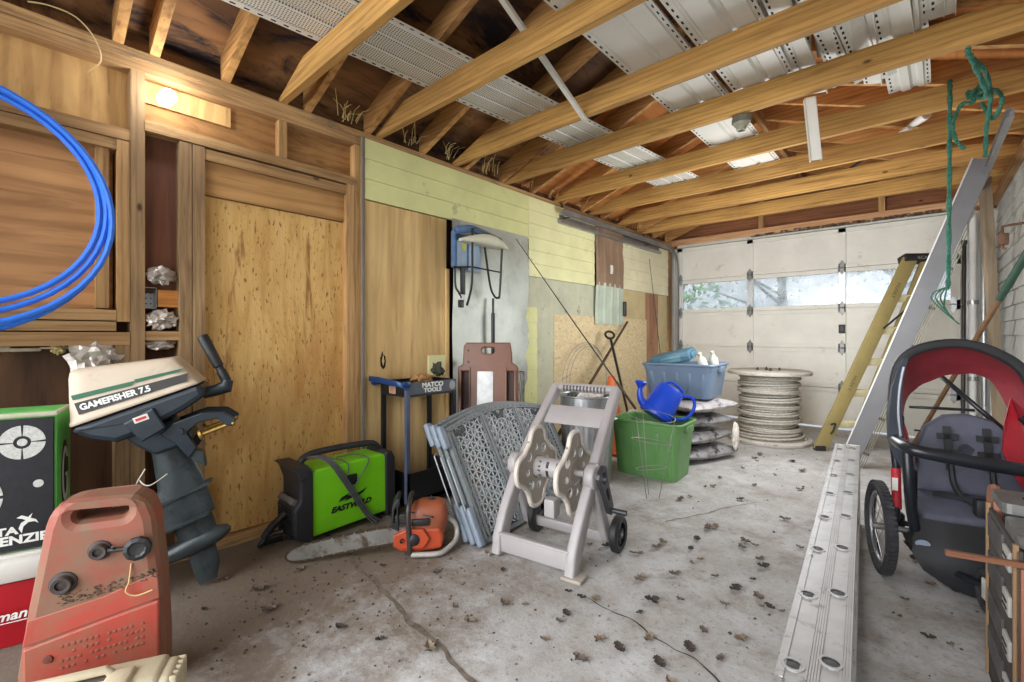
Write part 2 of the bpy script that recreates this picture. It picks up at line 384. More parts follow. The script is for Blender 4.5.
# framed-in window boarded with orange plywood
wp('plywood_panel', Pup, YB, .382, 1.98, 2.315, XL-.085, XL-.07)
wp('header', Wy, YB, .382, 1.985, 2.035, XL-.1, F-.004)
wp('header', Wlty, YB, .34, 1.935, 1.982, XL-.1, F-.012)
wp('trimmer', Wlt, .336, .380, 1.16, 1.98, XL-.1, F-.004)
wp('trimmer', Wlt, .268, .312, 1.22, 1.935, XL-.1, F-.03)
wp('plywood_panel', Pin, YB, .33, 1.17, 1.98, XL-.10, XL-.08)
wp('sill', Wy, YB, .334, 1.165, 1.212, XL-.1, F-.006)
wp('sill', Wlty, YB, .334, 1.118, 1.160, XL-.1, F-.012)
wp('sill', Wy, YB, .380, 1.055, 1.112, XL-.1, F+.002)
wp('cripple_stud', Wz, .330, .380, .045, 1.055, XL-.1, F-.004)
# narrow bay with blocking, an extra plate over the doorway
wp('plywood_panel', wood('red_brown_board', (128,86,66), (84,52,40), 'z', gs=8, knots=False), .434, .566, 1.3, 2.05, XL-.09, XL-.07)
wp('blocking', Wy, .434, .566, 1.075, 1.118, XL-.1, F-.004)
wp('blocking', Wbk := wood('orange_block', (206,138,72), (150,90,44), 'y'), .487, .566, 1.235, 1.315, XL-.1, F-.03)
wp('door_header', Wlty, .434, 1.50, 2.05, 2.10, XL-.1, F+.004)
wp('door_header', Wlty, .620, 1.488, 1.985, 2.04, XL-.1, F-.004)
wp('header_board', Pbd, .672, 1.432, 1.815, 1.985, XL-.07, XL-.03)
wp('plywood_panel', Ppit, .672, 1.432, .05, 1.812, XL-.085, XL-.05)
wp('cripple_stud', Wlt, 1.03, 1.075, 2.10, 2.315, XL-.1, F-.01)
wp('plywood_panel', wood('flaked_board', (168,124,76), (110,76,44), 'y', gs=14, stretch=3), .434, 1.488, 2.10, 2.315, XL-.09, XL-.06)
wp('plywood_panel', Pup, .434, .80, 2.2, 2.30, XL-.06, XL-.045)
# siding, sheets and scraps further along
def lap(name, mat, y0, y1, z0, z1, n, parent=wall_left, x=XL, t=.016, tilt=.006):
    """horizontal lapped boards as one sheet"""
    m = MB(); h = (z1-z0)/n
    for i in range(n):
        a, b = z0+i*h, z0+(i+1)*h-.0025
        m.add([(x,y0,a),(x,y1,a),(x,y1,b),(x,y0,b),(x+t+tilt,y0,a),(x+t+tilt,y1,a),(x+t,y1,b),(x+t,y0,b)], [(0,1,2,3),(4,7,6,5),(0,4,5,1),(3,2,6,7),(0,3,7,4),(1,5,6,2)], False)
    m.box((x-.004, y0, z0), (x+t*.6, y1, z1)); return m.build(name, mat, parent)
lap('siding_panel', GRN, 1.536, 3.19, 1.978, 2.372, 3)
lap('siding_panel', YEL, 3.192, 4.32, 1.64, 2.372, 6)
lap('siding_panel', GRN, 3.02, 3.34, .2, 1.36, 8, x=XL-.02)
lap('siding_panel', CRM, 4.97, 6.36, 1.655, 2.30, 5, x=XL-.012)
wp('corner_strip', M('grey_strip', (120,112,98), .8), 1.528, 1.546, .05, 2.375, XL-.02, XL+.022)
wp('plywood_panel', Ptan, 1.546, 2.235, .05, 1.974, XL-.03, XL+.004)
wp('plywood_panel', Ptan, 2.225, 2.255, .05, 1.6, XL-.03, XL+.016)
wp('particle_board', OLV, 3.10, 4.40, .05, 1.64, XL-.03, XL-.004)
wp('particle_board', OSB, 3.6, 5.62, .05, 1.30, XL-.01, XL+.006)
wp('plywood_panel', M('tan_hardboard', (204,186,140), .75, 0, .08, 4, .1, c2=(176,152,108), thr=(.55,.75)), 4.95, 6.3, .05, 1.655, XL-.03, XL-.012)
wp('stud', wood('red_plank', (176,134,104), (120,80,60), 'z'), 5.62, 5.98, .05, 1.66, XL-.02, XL+.0)
wp('stud', Wz, 6.30, 6.42, .05, 2.31, XL-.1, XL+.01)
# steel sheet with a torn right edge
def sheet(name, mats, y0, y1, z0, z1, x, jag=.05, ribs=0, seed=0, lowcut=0, parent=wall_left, ny=16, split=None):
    m = MB(); nz = 30; vs = []; fs = []; mi = []
    for j in range(nz+1):
        z = z0+(z1-z0)*j/nz; e = y1+jag*(mnoise.noise(V((seed, z*5.0, 0)))+.5*mnoise.noise(V((seed, z*17., 0))))-lowcut*max(0, 1-(z-z0)/.5)*(1 if lowcut else 0)
        for i in range(ny+1):
            y = y0+(e-y0)*i/ny; d = .006*math.sin(z*7+seed)+.01*mnoise.noise(V((y*2.5, z*2.5, seed)))
            if ribs: d += .009*(1 if (i % 4 == 1) else 0)
            vs.append((x+d, y, z))
    k = ny+1
    for j in range(nz):
        for i in range(ny): fs.append((j*k+i, j*k+i+1, (j+1)*k+i+1, (j+1)*k+i)); mi.append(1 if split and z0+(z1-z0)*j/nz < split+.02*math.sin(i*2.1) else 0)
    m.add(vs, fs, not ribs); m.mi = mi; return m.build(name, mats, parent)
sheet('steel_sheet', GALV, 2.27, 3.16, .3, 1.99, XL+.035, .05, 0, 3, .12)
sheet('ribbed_sheet', [M('rusty_brown_sheet', (150,124,100), .6, .1, .15, 3, .1), M('pale_green_sheet', (190,202,182), .6, .05, .1, 4)], 4.33, 4.95, 1.22, 2.30, XL+.03, .02, 1, 8, 0, split=1.64)
wp('siding_scrap', YEL, 2.06, 2.22, .80, .95, XL-.01, XL+.012)
# a hole with torn edges in the tan plywood
m = MB(); m.prism([(.012,-.005),(.03,.01),(.034,.045),(.03,.085),(.014,.09),(.008,.118),(.0,.088),(-.008,.07),(-.006,.02)], .002, (XL+.0045, 1.675, .875), (0,1,0), (0,0,1)); m.build('hole', DRK, wall_left)
m = MB(); m.prism([(.012,.02),(.022,.05),(.012,.09),(.004,.05)], .004, (XL+.006, 1.675, .875), (0,1,0), (0,0,1)); m.build('splinter', Ptan, wall_left)

# ---------------- right wall: lapped grey boards
SID = M('grey_lap_siding', (190,192,188), .7, 0, .08, 3, .1, c2=(140,140,134), thr=(.55,.75))
wall_right = tag(MB().box((XR+.02, YB, -.02), (XR+.1, YD+.2, ZP+.05)).build('wall_right', SID), 'right wall of grey lapped boards beside the garage door', 'wall', kind='structure')
m = MB()
for i in range(20):
    a = i*.122; b = a+.12
    m.add([(XR+.02,YB,a),(XR+.02,YD,a),(XR+.02,YD,b),(XR+.02,YB,b),(XR-.012,YB,a),(XR-.012,YD,a),(XR+.004,YD,b),(XR+.004,YB,b)], [(0,3,2,1),(4,5,6,7),(0,1,5,4),(3,7,6,2),(0,4,7,3),(1,2,6,5)], False)
m.build('lap_siding', SID, wall_right)
m = MB(); m.box((XR-.05, YB, 2.36), (XR+.05, YD, 2.41)); m.build('top_plate', Wy, wall_right)

# ---------------- far wall around and above the garage door
wall_far = tag(MB().box((XL-.16, YD+.06, 2.335), (XR+.1, YD+.14, 3.2)).build('wall_far', wood('gable_board', (150,100,68), (96,62,42), 'x', knots=True)), 'brown boarded gable above the white garage door', 'wall', kind='structure')
MB().box((XL-.1, YD-.02, 2.375), (XR, YD+.055, 2.46)).build('header', wood('header_beam', (204,160,118), (160,112,74), 'x'), wall_far)
MB().box((XL-.1, YD+.05, -.02), (-2.60, YD+.16, 2.34)).build('jamb', WHT, wall_far)
MB().box((.30, YD+.02, -.02), (XR+.05, YD+.16, 2.34)).build('jamb', WHT, wall_far)
for x in (-1.55, -.35, .28): MB().box((x, YD-.0, 2.46), (x+.06, YD+.055, 3.0)).build('gable_stud', Wlt, wall_far)
m = MB(); m.box((-2.6, YD-.01, 2.34), (.3, YD+.05, 2.376)); m.build('weather_strip', VING, wall_far)
m = MB(); random.seed(3)
for i in range(40):
    x = -1.6+1.9*i/40; h = .012+.03*random.random(); m.rbox((x-.03, YD-.035, 2.36), (x+.05, YD-.005, 2.36+h), .008)
m.build('nest_debris', M('mouse_nest', (110,84,66), .95, 0, .3, 20, .6, c2=(190,176,160), thr=(.55,.65)), wall_far)

# ---------------- garage door: five sections, glazed row fourth from the ground
door_1 = thing('door_1', 'white sectional garage door with a row of three windows', 'door', (0, YD, 0), kind='structure')
DX0, DX1 = -2.60, .30; H0 = .025; SH = .463; cx = [DX0, -1.648, -.676, DX1]
for k in range(5):
    z0, z1 = H0+k*SH, H0+(k+1)*SH-.009; m = MB(); st = .045
    m.box((DX0, 0, z0), (DX1, .04, z0+st)); m.box((DX0, 0, z1-st), (DX1, .04, z1))
    xs = [(DX0, DX0+.07), (cx[1]-.035, cx[1]+.035), (cx[2]-.035, cx[2]+.035), (DX1-.07, DX1)]
    for a, b in xs: m.box((a, 0, z0), (b, .04, z1))
    if k != 3:
        for i in range(3): m.box((xs[i][1]-.002, .024, z0+st-.002), (xs[i+1][0]+.002, .034, z1-st+.002))
    if k: m.box((DX0, .034, z0-.02), (DX1, .0385, z0+.02))
    s = m.build('door_section', WHT, door_1)
    if k == 3:
        for i in range(3):
            g = MB(); g.box((xs[i][1]-.004, .018, z0+st-.004), (xs[i+1][0]+.004, .022, z1-st+.004)); g.build('window_pane', GLASS, s)
for k in range(1, 5):
    z = H0+k*SH
    for x in (DX0+.05, cx[1], cx[2], DX1-.05):
        m = MB(); m.prism([(-.022,-.05),(0,-.09),(.022,-.05),(.022,.05),(0,.09),(-.022,.05)], .006, (x, -.001, z), (1,0,0), (0,0,1)); m.cyl((x-.03,-.006,z), (x+.03,-.006,z), .007, seg=8)
        m.build('hinge', M('aged_hinge', (120,120,118), .45, .5, .12, 9) if x not in (DX0+.05, DX1-.05) else STEEL, door_1)
for x in (cx[1], cx[2]):
    z = H0+3*SH; MB().box((x-.03, -.004, z+.05), (x+.03, .001, z+SH-.05)).build('stile_plate', STEEL, door_1)
m = MB(); m.rbox((cx[2]-.03, -.03, .80+.32), (cx[2]+.03, -.004, .80+.42), .006); m.build('latch', BLK, door_1)
# roller track: upright channel, bend, and the run along the left wall
def track(x, sgn):
    pts = [(x,-.07,.03)]+[(x,-.07,2.02)]+[tuple(p) for p in arc((x,-.35,2.02), .28, 0, PI/2, 8, (0,1,0), (0,0,1))][1:]+[(x,-2.85,2.295)]
    P = [V(p) for p in pts]; m = MB()
    prof = [(-.014,-.026),(.018,-.026),(.018,-.020),(-.008,-.020),(-.008,.020),(.018,.020),(.018,.026),(-.014,.026)]
    rings = []
    for i, p in enumerate(P):
        a, c = P[max(0,i-1)], P[min(len(P)-1,i+1)]; t = (c-a).normalized(); s = V((1,0,0)); u = s.cross(t)
        rings.append([p+s*(q[0]*sgn)+u*q[1] for q in prof])
    m.loft(rings, smooth=False); return m
track(XL+.10, 1).build('track', STEEL, door_1)
track(.36, -1).build('track', STEEL, door_1)
m = MB(); m.box((XL+.02, -2.82, 2.20), (XL+.06, -.5, 2.235)); m.box((XL+.02, -2.80, 2.22), (XL+.024, -.5, 2.29)); m.build('track_angle', STEEL, door_1)
for y in (-2.75, -.95):
    m = MB(); m.box((XL+.002, y, 2.26), (XL+.09, y+.035, 2.265)); m.box((XL+.002, y, 2.24), (XL+.008, y+.035, 2.42)); m.build('track_bracket', DKST, door_1)

# ---------------- ceiling: joists, rafters, roof boards
ceiling = thing('ceiling', 'open garage roof of joists, rafters and stained plywood', 'ceiling', kind='structure')
RX, RZ = -1.05, 3.02                          # ridge
def roofz(x): return ZP+.0+(RZ-ZP)*(1-abs(x-RX)/(RX-XL))
for (y0, y1, mt) in ((YB,-.4,Rdk), (-.4,.81,Rdk), (.81,2.03,Rdk), (2.03,3.15,Rdk), (3.15,4.4,Ror), (4.4,5.6,Ror), (5.6,YD+.1,Ror)):
    for sgn in (-1, 1):
        xe = XL-.14 if sgn < 0 else XR+.12; th = .14; m = MB()
        za, zb = roofz(xe)+th, roofz(RX)+th
        m.add([(xe,y0,za),(xe,y1-.003,za),(RX,y1-.003,zb),(RX,y0,zb),(xe,y0,za+.015),(xe,y1-.003,za+.015),(RX,y1-.003,zb+.015),(RX,y0,zb+.015)], [(0,3,2,1),(4,5,6,7),(0,1,5,4),(1,2,6,5),(2,3,7,6),(3,0,4,7)], False)
        m.build('roof_sheathing', mt if sgn < 0 else Ror, ceiling)
JY = [1.07, 1.68, 2.35, 2.93, 3.66, 4.30, 4.93, 5.55]
for y in JY:
    m = MB(); c = XL-.02; d = XR+.02
    m.prism([(c,ZP),(d,ZP),(d,ZP+.05),(d-.28,ZP+.135),(c+.32,ZP+.135),(c,ZP+.02)], .038, (0,y,0), (1,0,0), (0,0,1)); m.build('joist', Wx, ceiling)
for y in (.32, .452, .746, 1.17, 1.56, 2.0, 2.42, 2.84, 3.25, 3.72, 4.1, 4.5, 5.0, 5.4, 5.85, 6.25, -.1, -.5, -.9):
    for sgn in (-1, 1):
        xe = XL-.02 if sgn < 0 else XR+.02; m = MB(); a, b = roofz(xe), roofz(RX)
        m.add([(xe,y,a),(xe,y+.038,a),(RX,y+.038,b),(RX,y,b),(xe,y,a+.138),(xe,y+.038,a+.138),(RX,y+.038,b+.138),(RX,y,b+.138)], [(0,3,2,1),(4,5,6,7),(0,1,5,4),(1,2,6,5),(2,3,7,6),(3,0,4,7)], False)
        m.build('rafter', Wr, ceiling)
for x in (XL-.15, XR+.06): MB().box((x, YB, ZP-.03), (x+.04, YD+.1, ZP+.16)).build('eave_blocking', Rdk, ceiling)
MB().box((RX-.02, YB, RZ-.06), (RX+.02, YD+.05, RZ+.15)).build('ridge_board', Wy, ceiling)
# ================================================================ LEFT SIDE THINGS
def lettering(name, txt, size, org, ex, ey, mat, parent, **k):
    m = MB(); m.add(*text_mesh(txt, size, org, ex, ey, **k), False); return m.build(name, mat, parent)
WHITE = M('white_print', (224,224,218), .6, 0, .06, 20); BLKP = M('black_print', (26,26,28), .6)

# coil of blue pipe on a nail
BLUE = M('blue_pipe', (48,118,226), .32, 0, .08, 12)
m = MB(); pts = []; turns = 4
CO = [(1.215,.262,2.026),(1.20,.285,2.045),(1.14,.300,2.050),(1.05,.318,2.062),(1.215,.268,2.03)]
for i in range(turns*48+1):
    t = i/48; k = min(int(t), 3); f = t-k; a = PI/2-2*PI*t
    low, rgt, tp = [CO[k][j]*(1-f)+CO[k+1][j]*f for j in range(3)]; R = (tp-low)/2; zc = (tp+low)/2
    pts.append((XL+.085+.012*math.sin(t*2.1)+.026*t/4, rgt-R+R*math.cos(a), zc+R*math.sin(a)))
m.tube(pts, .0112, 8); tag(m.build('pipe_coil', BLUE), 'large coil of blue plastic pipe hanging on the left wall', 'pipe coil')
MB().cyl((XL-.09,-.2,1.985), (XL+.17,-.2,1.995), .006, seg=8).build('coil_nail', DKST, wall_left)
MB().box((XL-.1,-.23,1.98), (XL-.004,-.17,2.315)).build('cripple_stud', Wlt, wall_left)

# bare lit lamp on the wall plate
lp = thing('wall_lamp', 'small glowing bulb in a holder below the left top plate', 'lamp', (XL-.02,.515,2.235))
MB().lathe([(.0,-.0),(.035,0),(.035,.02),(.02,.03),(.018,.05),(0,.05)], (-.04,0,.0), (1,0,0)).build('lamp_holder', M('porcelain', (224,220,210), .3), lp)
def emis(name, c, s):
    mm, nt, b, o = new_mat(name); b.inputs['Emission Color'].default_value = (*c, 1); b.inputs['Emission Strength'].default_value = s; b.inputs['Base Color'].default_value = (*c, 1); return mm
MB().lathe([(.012,0),(.016,.01),(.03,.035),(.033,.055),(.026,.078),(0,.088)], (.005,0,0), (1,0,-.15)).build('bulb', emis('lit_bulb', (1,.98,.95), 25), lp)

# metal outlet box and foil-faced insulation stuffed in the bays
eb = thing('outlet_box', 'galvanised metal outlet box fixed to a stud above the motor', 'outlet box', (XL-.055,.458,1.275))
m = MB(); m.box((-.02,-.022,-.05), (-.016,.022,.05)); m.box((-.02,-.024,-.05), (.03,-.021,.05)); m.box((-.02,.021,-.05), (.03,.024,.05)); m.box((-.02,-.024,.047), (.03,.024,.05)); m.box((-.02,-.024,-.05), (.03,.024,-.047)); m.build('box_shell', STEEL, eb)
m = MB()
for y in (-.009,.009):
    for z in (-.025,.0,.025): m.cyl((-.0165,y,z), (-.0145,y,z), .0035, seg=8)
m.build('knockout', BLK, eb)
FOIL = M('foil_paper', (206,196,186), .28, .55, .15, 14, .2, c2=(140,124,110), thr=(.56,.64))
def crumple(name, label, c, r, seed, mat=FOIL, cat='insulation', group=None, q=9, amp=.45, n=3):
    bm = bmesh.new(); bmesh.ops.create_icosphere(bm, subdivisions=n, radius=1)
    for v in bm.verts:
        d = v.co.normalized(); w = mnoise.cell(d*q*.5+V((seed,)*3))*.5+mnoise.noise(d*q*.45+V((seed*3.1,)*3)); v.co = V([c[i]+d[i]*r[i]*(1+amp*w) for i in range(3)])
    bm.verts.index_update(); m = MB(); m.add([v.co.copy() for v in bm.verts], [[v.index for v in f.verts] for f in bm.faces], False); bm.free()
    return tag(m.build(name, mat), label, cat, group)
crumple('insulation_wad', 'crumpled foil insulation above the metal outlet box', (XL-.03,.50,1.385), (.03,.055,.04), 1)
crumple('insulation_wad', 'crumpled foil insulation below the metal outlet box', (XL-.02,.50,1.17), (.032,.058,.045), 2)
crumple('insulation_wad', 'foil insulation scrap between studs just above the motor cowl', (XL-.04,.50,1.06), (.03,.055,.03), 3)
crumple('insulation_batt', 'torn wedge of silver foil insulation behind the motor cowl, left of the studs', (XL-.02,.265,1.01), (.035,.075,.075), 4, q=13)
crumple('foam_scrap', 'small lump of yellowish foam under the window sill', (XL-.035,.150,1.04), (.02,.022,.02), 5, M('old_foam', (196,172,120), .9, 0, .2, 14, .4))
m = MB()
for i in range(9):
    y = -.5+i*.085; m.rbox((XL-.06, y, 1.035+.006*math.sin(i*2)), (XL-.03, y+.09, 1.05+.006*math.sin(i*2.7)), .006)
m.build('caulk_bead', M('caulk', (176,160,140), .8, 0, .2, 20), wall_left)

# ---------------- outboard motor leaning on the studs
NAVY = M('navy_motor_paint', (34,44,52), .4, .1, .25, 9, .05, c2=(150,150,140), thr=(.70,.74))
LEGP = M('grey_motor_leg', (60,68,70), .38, .25, .22, 6, .05, c2=(44,48,50), thr=(.5,.6))
COWL = M('beige_motor_cowl', (192,176,154), .45, 0, .06, 4, c2=(164,140,124), thr=(.56,.8))
GRNP = M('dark_green_stripe', (30,92,62), .5)
om = thing('outboard_motor', 'old beige and navy outboard boat motor leaning on the left wall', 'outboard motor', (-2.335,.585,.012), (0, math.radians(-20), math.radians(69)))
om.scale = (.97,1,1.045)
def cowl_pt(x01, t, side):
    x0, x1 = -.135+.06*t, .305-.05*t; x = x0+(x1-x0)*x01; top = .195-.065*x01
    return V((x, side*(.13-.028*t)*(1-.12*max(0,x01-.5)), .80+top*t))
m = MB(); rings = []
for t, sh in ((0,0),(.02,-.004),(.06,-.006),(.1,0),(.5,0),(.85,.003),(.95,.015),(1.0,.045)):
    r = []
    for (a, b) in rrect(1, 2, .16, 5, .5, 0):
        p = cowl_pt(min(max(a,0),1), t, b); c = cowl_pt(.5, t, 0); p.x += (c.x-p.x)*sh*1.4; p.y *= 1-sh*5; r.append(p)
    rings.append(r)
m.loft(rings); cowl = m.build('cowl', COWL, om, 50)
def on_cowl(x, t, off=.0015):
    x0, x1 = -.135+.06*t, .305-.05*t; u = (x-x0)/(x1-x0); p = cowl_pt(u, t, -1); p.y -= off; return p
def cowl_band(name, mat, t0, t1, xa, xb, off=.002):
    mm = MB(); n = 12; vs = []
    for i in range(n+1):
        x = xa+(xb-xa)*i/n
        for t in (t0, t1): vs.append(on_cowl(x+(.02 if t == t1 else 0)*(i/n), t, off))
    mm.add(vs, [(2*i, 2*i+1, 2*i+3, 2*i+2) for i in range(n)], True); return mm.build(name, mat, cowl)
cowl_band('black_stripe', M('stripe_black', (48,46,42), .5), .17, .40, -.09, .268)
cowl_band('green_stripe', GRNP, .46, .55, -.09, .095)
cowl_band('green_stripe', GRNP, .50, .58, .11, .258)
a, b_ = on_cowl(.1, .27), on_cowl(.1, .37); ey = (b_-a).normalized(); p = on_cowl(.035, .285, .0035)
lettering('lettering', 'GAMEFISHER 7.5', .031, p, (1,.02,-.055), ey, WHITE, cowl, bold=.0012, sx=1.02)
m = MB(); m.prism([(-.137,.797),(.31,.797),(.31,.745),(.22,.72),(.12,.705),(.02,.69),(-.03,.69),(-.10,.735),(-.137,.775)], .235, (0,.1175,0), bev=.02)
m.prism([(.02,.75),(.13,.77),(.14,.68),(.05,.66)], .02, (0,-.112,0), bev=.006)
tray = m.build('lower_cowl', NAVY, om, 35)
m = MB(); m.box((.055,-.1335,.735), (.105,-.131,.757)); m.build('label_plate', M('white_label', (220,214,206), .5), tray)
m = MB(); m.box((.062,-.1345,.741), (.098,-.1325,.751)); m.build('red_mark', M('red_mark', (190,60,56), .5), tray)
m = MB(); m.tube([(.29,0,.755),(.335,0,.745),(.38,0,.745),(.395,0,.77)], [.028,.024,.03,.024], 12); m.build('tiller_arm', NAVY, om)
m = MB(); m.lathe([(0,0),(.021,0),(.021,.05),(.017,.055),(.017,.07),(.022,.075),(.024,.20),(.021,.215),(0,.218)], (.39,0,.765), (-.08,0,1), 14); m.build('tiller_grip', BLK, om)
m = MB(); m.prism([(-.02,.70),(.16,.70),(.17,.63),(.15,.585),(.05,.585),(.0,.65)], .11, (0,.055,0), bev=.012); m.build('swivel_head', NAVY, om)
br = MB()
for s in (-1, 1):
    br.prism([(.10,.66),(.16,.685),(.27,.685),(.345,.655),(.375,.61),(.36,.585),(.33,.60),(.31,.64),(.24,.65),(.19,.63),(.20,.56),(.16,.53),(.14,.60)], .022, (0,.08*s+.011,0), bev=.005)
br.cyl((.17,-.1,.645), (.17,.1,.645), .014); br.box((.14,-.075,.60), (.2,.075,.63)); clamp = br.build('clamp_bracket', NAVY, om)
for s in (-1, 1):
    q = MB(); q.cyl((.345,.08*s,.60), (.23,.08*s,.60), .008, seg=10); q.cyl((.235,.08*s,.60), (.225,.08*s,.60), .022, seg=14); q.rbox((.355,.08*s-.035,.594), (.368,.08*s+.035,.606), .004); q.build('clamp_screw', M('brass', (176,140,72), .35, .8), clamp)
q = MB(); q.prism([(.15,.60),(.215,.53),(.20,.47),(.165,.52)], .05, (0,-.03,0), bev=.006); q.build('thumb_lever', LEGP, clamp)
def airfoil(x0, x1, z, w, n=18):
    """lens-shaped leg section"""
    return [V((x0+(x1-x0)*(.5-.5*math.cos(2*PI*i/n)), w*math.sin(2*PI*i/n)*(.55+.45*math.cos(PI*(.5-.5*math.cos(2*PI*i/n)-.55))), z)) for i in range(n)]
m = MB(); m.loft([airfoil(.035,.15,.66,.036), airfoil(.025,.155,.58,.032), airfoil(-.01,.16,.44,.028), airfoil(-.05,.16,.40,.027), airfoil(-.075,.155,.32,.026), airfoil(-.08,.15,.275,.025)]); leg = m.build('midsection', LEGP, om)
m = MB(); m.prism([(-.055,.39),(.17,.40),(.185,.395),(.17,.39),(-.055,.383)], .075, (0,.0375,0)); m.prism([(-.165,.285),(.13,.285),(.13,.277),(-.165,.277)], .11, (0,.055,0)); m.build('cavitation_plate', LEGP, leg)
m = MB(); m.loft([airfoil(-.02,.135,.285,.026), airfoil(-.02,.13,.20,.028), airfoil(-.03,.125,.15,.03)])
m.lathe([(0,-.155),(.02,-.15),(.034,-.10),(.040,-.03),(.040,.05),(.032,.10),(.018,.135),(0,.148)], (.03,0,.175), (1,0,0), 18)
m.loft([airfoil(-.01,.10,.15,.014), airfoil(-.02,.085,.06,.010), airfoil(-.02,.05,.0,.006)]); gear = m.build('gearcase', LEGP, om)
m = MB(); m.lathe([(0,-.075),(.012,-.072),(.026,-.03),(.030,.03),(0,.03)], (-.15,0,.175), (1,0,0), 16)
for k in range(3):
    a = k*2*PI/3+.5; vs = []; n = 5
    for i in range(n+1):
        r = .025+.065*i/n; w = .034*math.sin(PI*(.25+.75*i/n*.9)); tw = .9-.5*i/n
        for s in (-1, 1):
            d = V((s*w*math.sin(tw), 0, s*w*math.cos(tw))); vs.append(V((-.15, 0, .175))+Rx(a) @ (V((0, r, 0))+d)); vs.append(V((-.146, 0, .175))+Rx(a) @ (V((0, r, 0))+d))
    m.add(vs, [f for i in range(n) for f in ((4*i,4*i+2,4*i+6,4*i+4), (4*i+1,4*i+5,4*i+7,4*i+3), (4*i,4*i+4,4*i+5,4*i+1), (4*i+2,4*i+3,4*i+7,4*i+6))], True)
m.build('propeller', LEGP, om, 60)
m = MB(); m.tube(smoothpts([(.06,-.055,.50),(.0,-.09,.49),(-.03,-.06,.52),(.0,-.05,.55),(-.05,-.07,.50),(-.02,-.05,.46)], 6), .0022, 6); m.build('loose_cord', M('white_cord', (214,208,196), .7), om)

# ---------------- archery target block on a cooler
GRNF = M('bright_green_foam', (104,196,92), .7, 0, .12, 10, .1); FACE = M('black_foam_face', (44,44,48), .85, 0, .12, 30, .2); PALE = M('pale_foam_edge', (196,196,170), .7, 0, .1, 12)
TR = math.radians(76)
tb = thing('archery_target', 'black and green foam archery target block on the red cooler', 'archery target', (-2.365,.132,.332), (0,0,TR))
m = MB(); m.rbox((-.41,.004,0), (-.003,.20,.49), .012); body = m.build('foam_block', [GRNF], tb)
m = MB(); m.rbox((-.415,-.006,.472), (-.002,.205,.489), .006); m.build('top_sheet', PALE, tb)
m = MB(); m.rbox((-.405,-.004,.004), (-.012,.008,.468), .004); face = m.build('target_face', FACE, tb)
SPK = M('speckled_white_print', (196,196,190), .8, 0, .12, 120, 0, c2=(110,110,108), thr=(.6,.66))
def bull(cxx, cz, r):
    mm = MB()
    for q in range(4):
        a0 = q*PI/2+.06; pts = [(cxx+r*math.cos(a0+(PI/2-.12)*i/10), cz+r*math.sin(a0+(PI/2-.12)*i/10)) for i in range(11)]+[(cxx+r*.38*math.cos(a0+(PI/2-.12)*i/10), cz+r*.38*math.sin(a0+(PI/2-.12)*i/10)) for i in range(10,-1,-1)]
        mm.prism(pts, .0015, (0,-.004,0))
    mm.prism(ell(r*.22,r*.22,18,cxx,cz), .0015, (0,-.004,0)); mm.build('bullseye', SPK, face)
bull(-.093,.385,.060); bull(-.235,.20,.095); bull(-.36,.385,.060)
m = MB(); m.prism(ell(.014,.014,16,-.052,.232), .0015, (0,-.004,0)); m.build('aiming_dot', SPK, face)
lettering('lettering', 'DELTA', .036, (-.104,-.0055,.074), (1,0,0), (0,0,1), WHITE, face, align='RIGHT', bold=.0016, sx=1.2)
lettering('lettering', 'McKENZIE', .042, (-.026,-.0055,.040), (1,0,0), (0,0,1), WHITE, face, align='RIGHT', bold=.0016, sx=1.1)
m = MB(); m.prism([(-.062,.062),(-.058,.085),(-.045,.098),(-.03,.098),(-.02,.09),(-.026,.104),(-.04,.112),(-.035,.128),(-.046,.116),(-.062,.125),(-.075,.118),(-.06,.112),(-.052,.106),(-.064,.098),(-.07,.08)], .0015, (-.032,-.004,0))
m.build('antelope_emblem', WHITE, face)
m = MB(); m.prism(ell(.05,.13,22,.10,.235), .0015, (-.003,0,0), (0,1,0), (0,0,1)); m.build('oval_badge', BLKP, tb)
m = MB(); m.prism([(.10+.042*math.cos(t),.235+.105*math.sin(t)) for t in [math.radians(d) for d in range(35,331,12)]]+[(.13,.235),(.105,.235),(.105,.225),(.118,.225)]+[(.10+.030*math.cos(t),.235+.082*math.sin(t)) for t in [math.radians(d) for d in range(322,35,-12)]], .0015, (-.0012,0,0), (0,1,0), (0,0,1)); m.build('badge_letter', WHITE, tb)
cl = thing('cooler', 'red cooler with a white lid standing under the archery target', 'cooler', (-2.365,.132,0), (0,0,TR))
RED = M('cooler_red', (176,20,34), .4, 0, .08, 6)
m = MB(); m.loft([[V((x*s-.20, y*s2+.095, z)) for x, y in rrect(.44,.21,.04,4)] for z, s, s2 in ((0,.93,.92),(.01,.95,.94),(.225,1,1))]); body = m.build('body', RED, cl)
m = MB(); m.rbox((-.43,-.03,.228), (.035,.215,.31), .02); m.rbox((-.41,-.01,.305), (.015,.20,.325), .01); m.build('lid', M('cooler_white', (214,210,200), .45, 0, .05, 5), cl)
lettering('lettering', 'Coleman', .046, (-.076,-.027,.118), (1,0,0), (0,0,1), WHITE, body, align='RIGHT', shear=.25, bold=.001)
MB().box((-.26,-.0285,.094), (-.075,-.0262,.0965)).build('underline', WHITE, body)

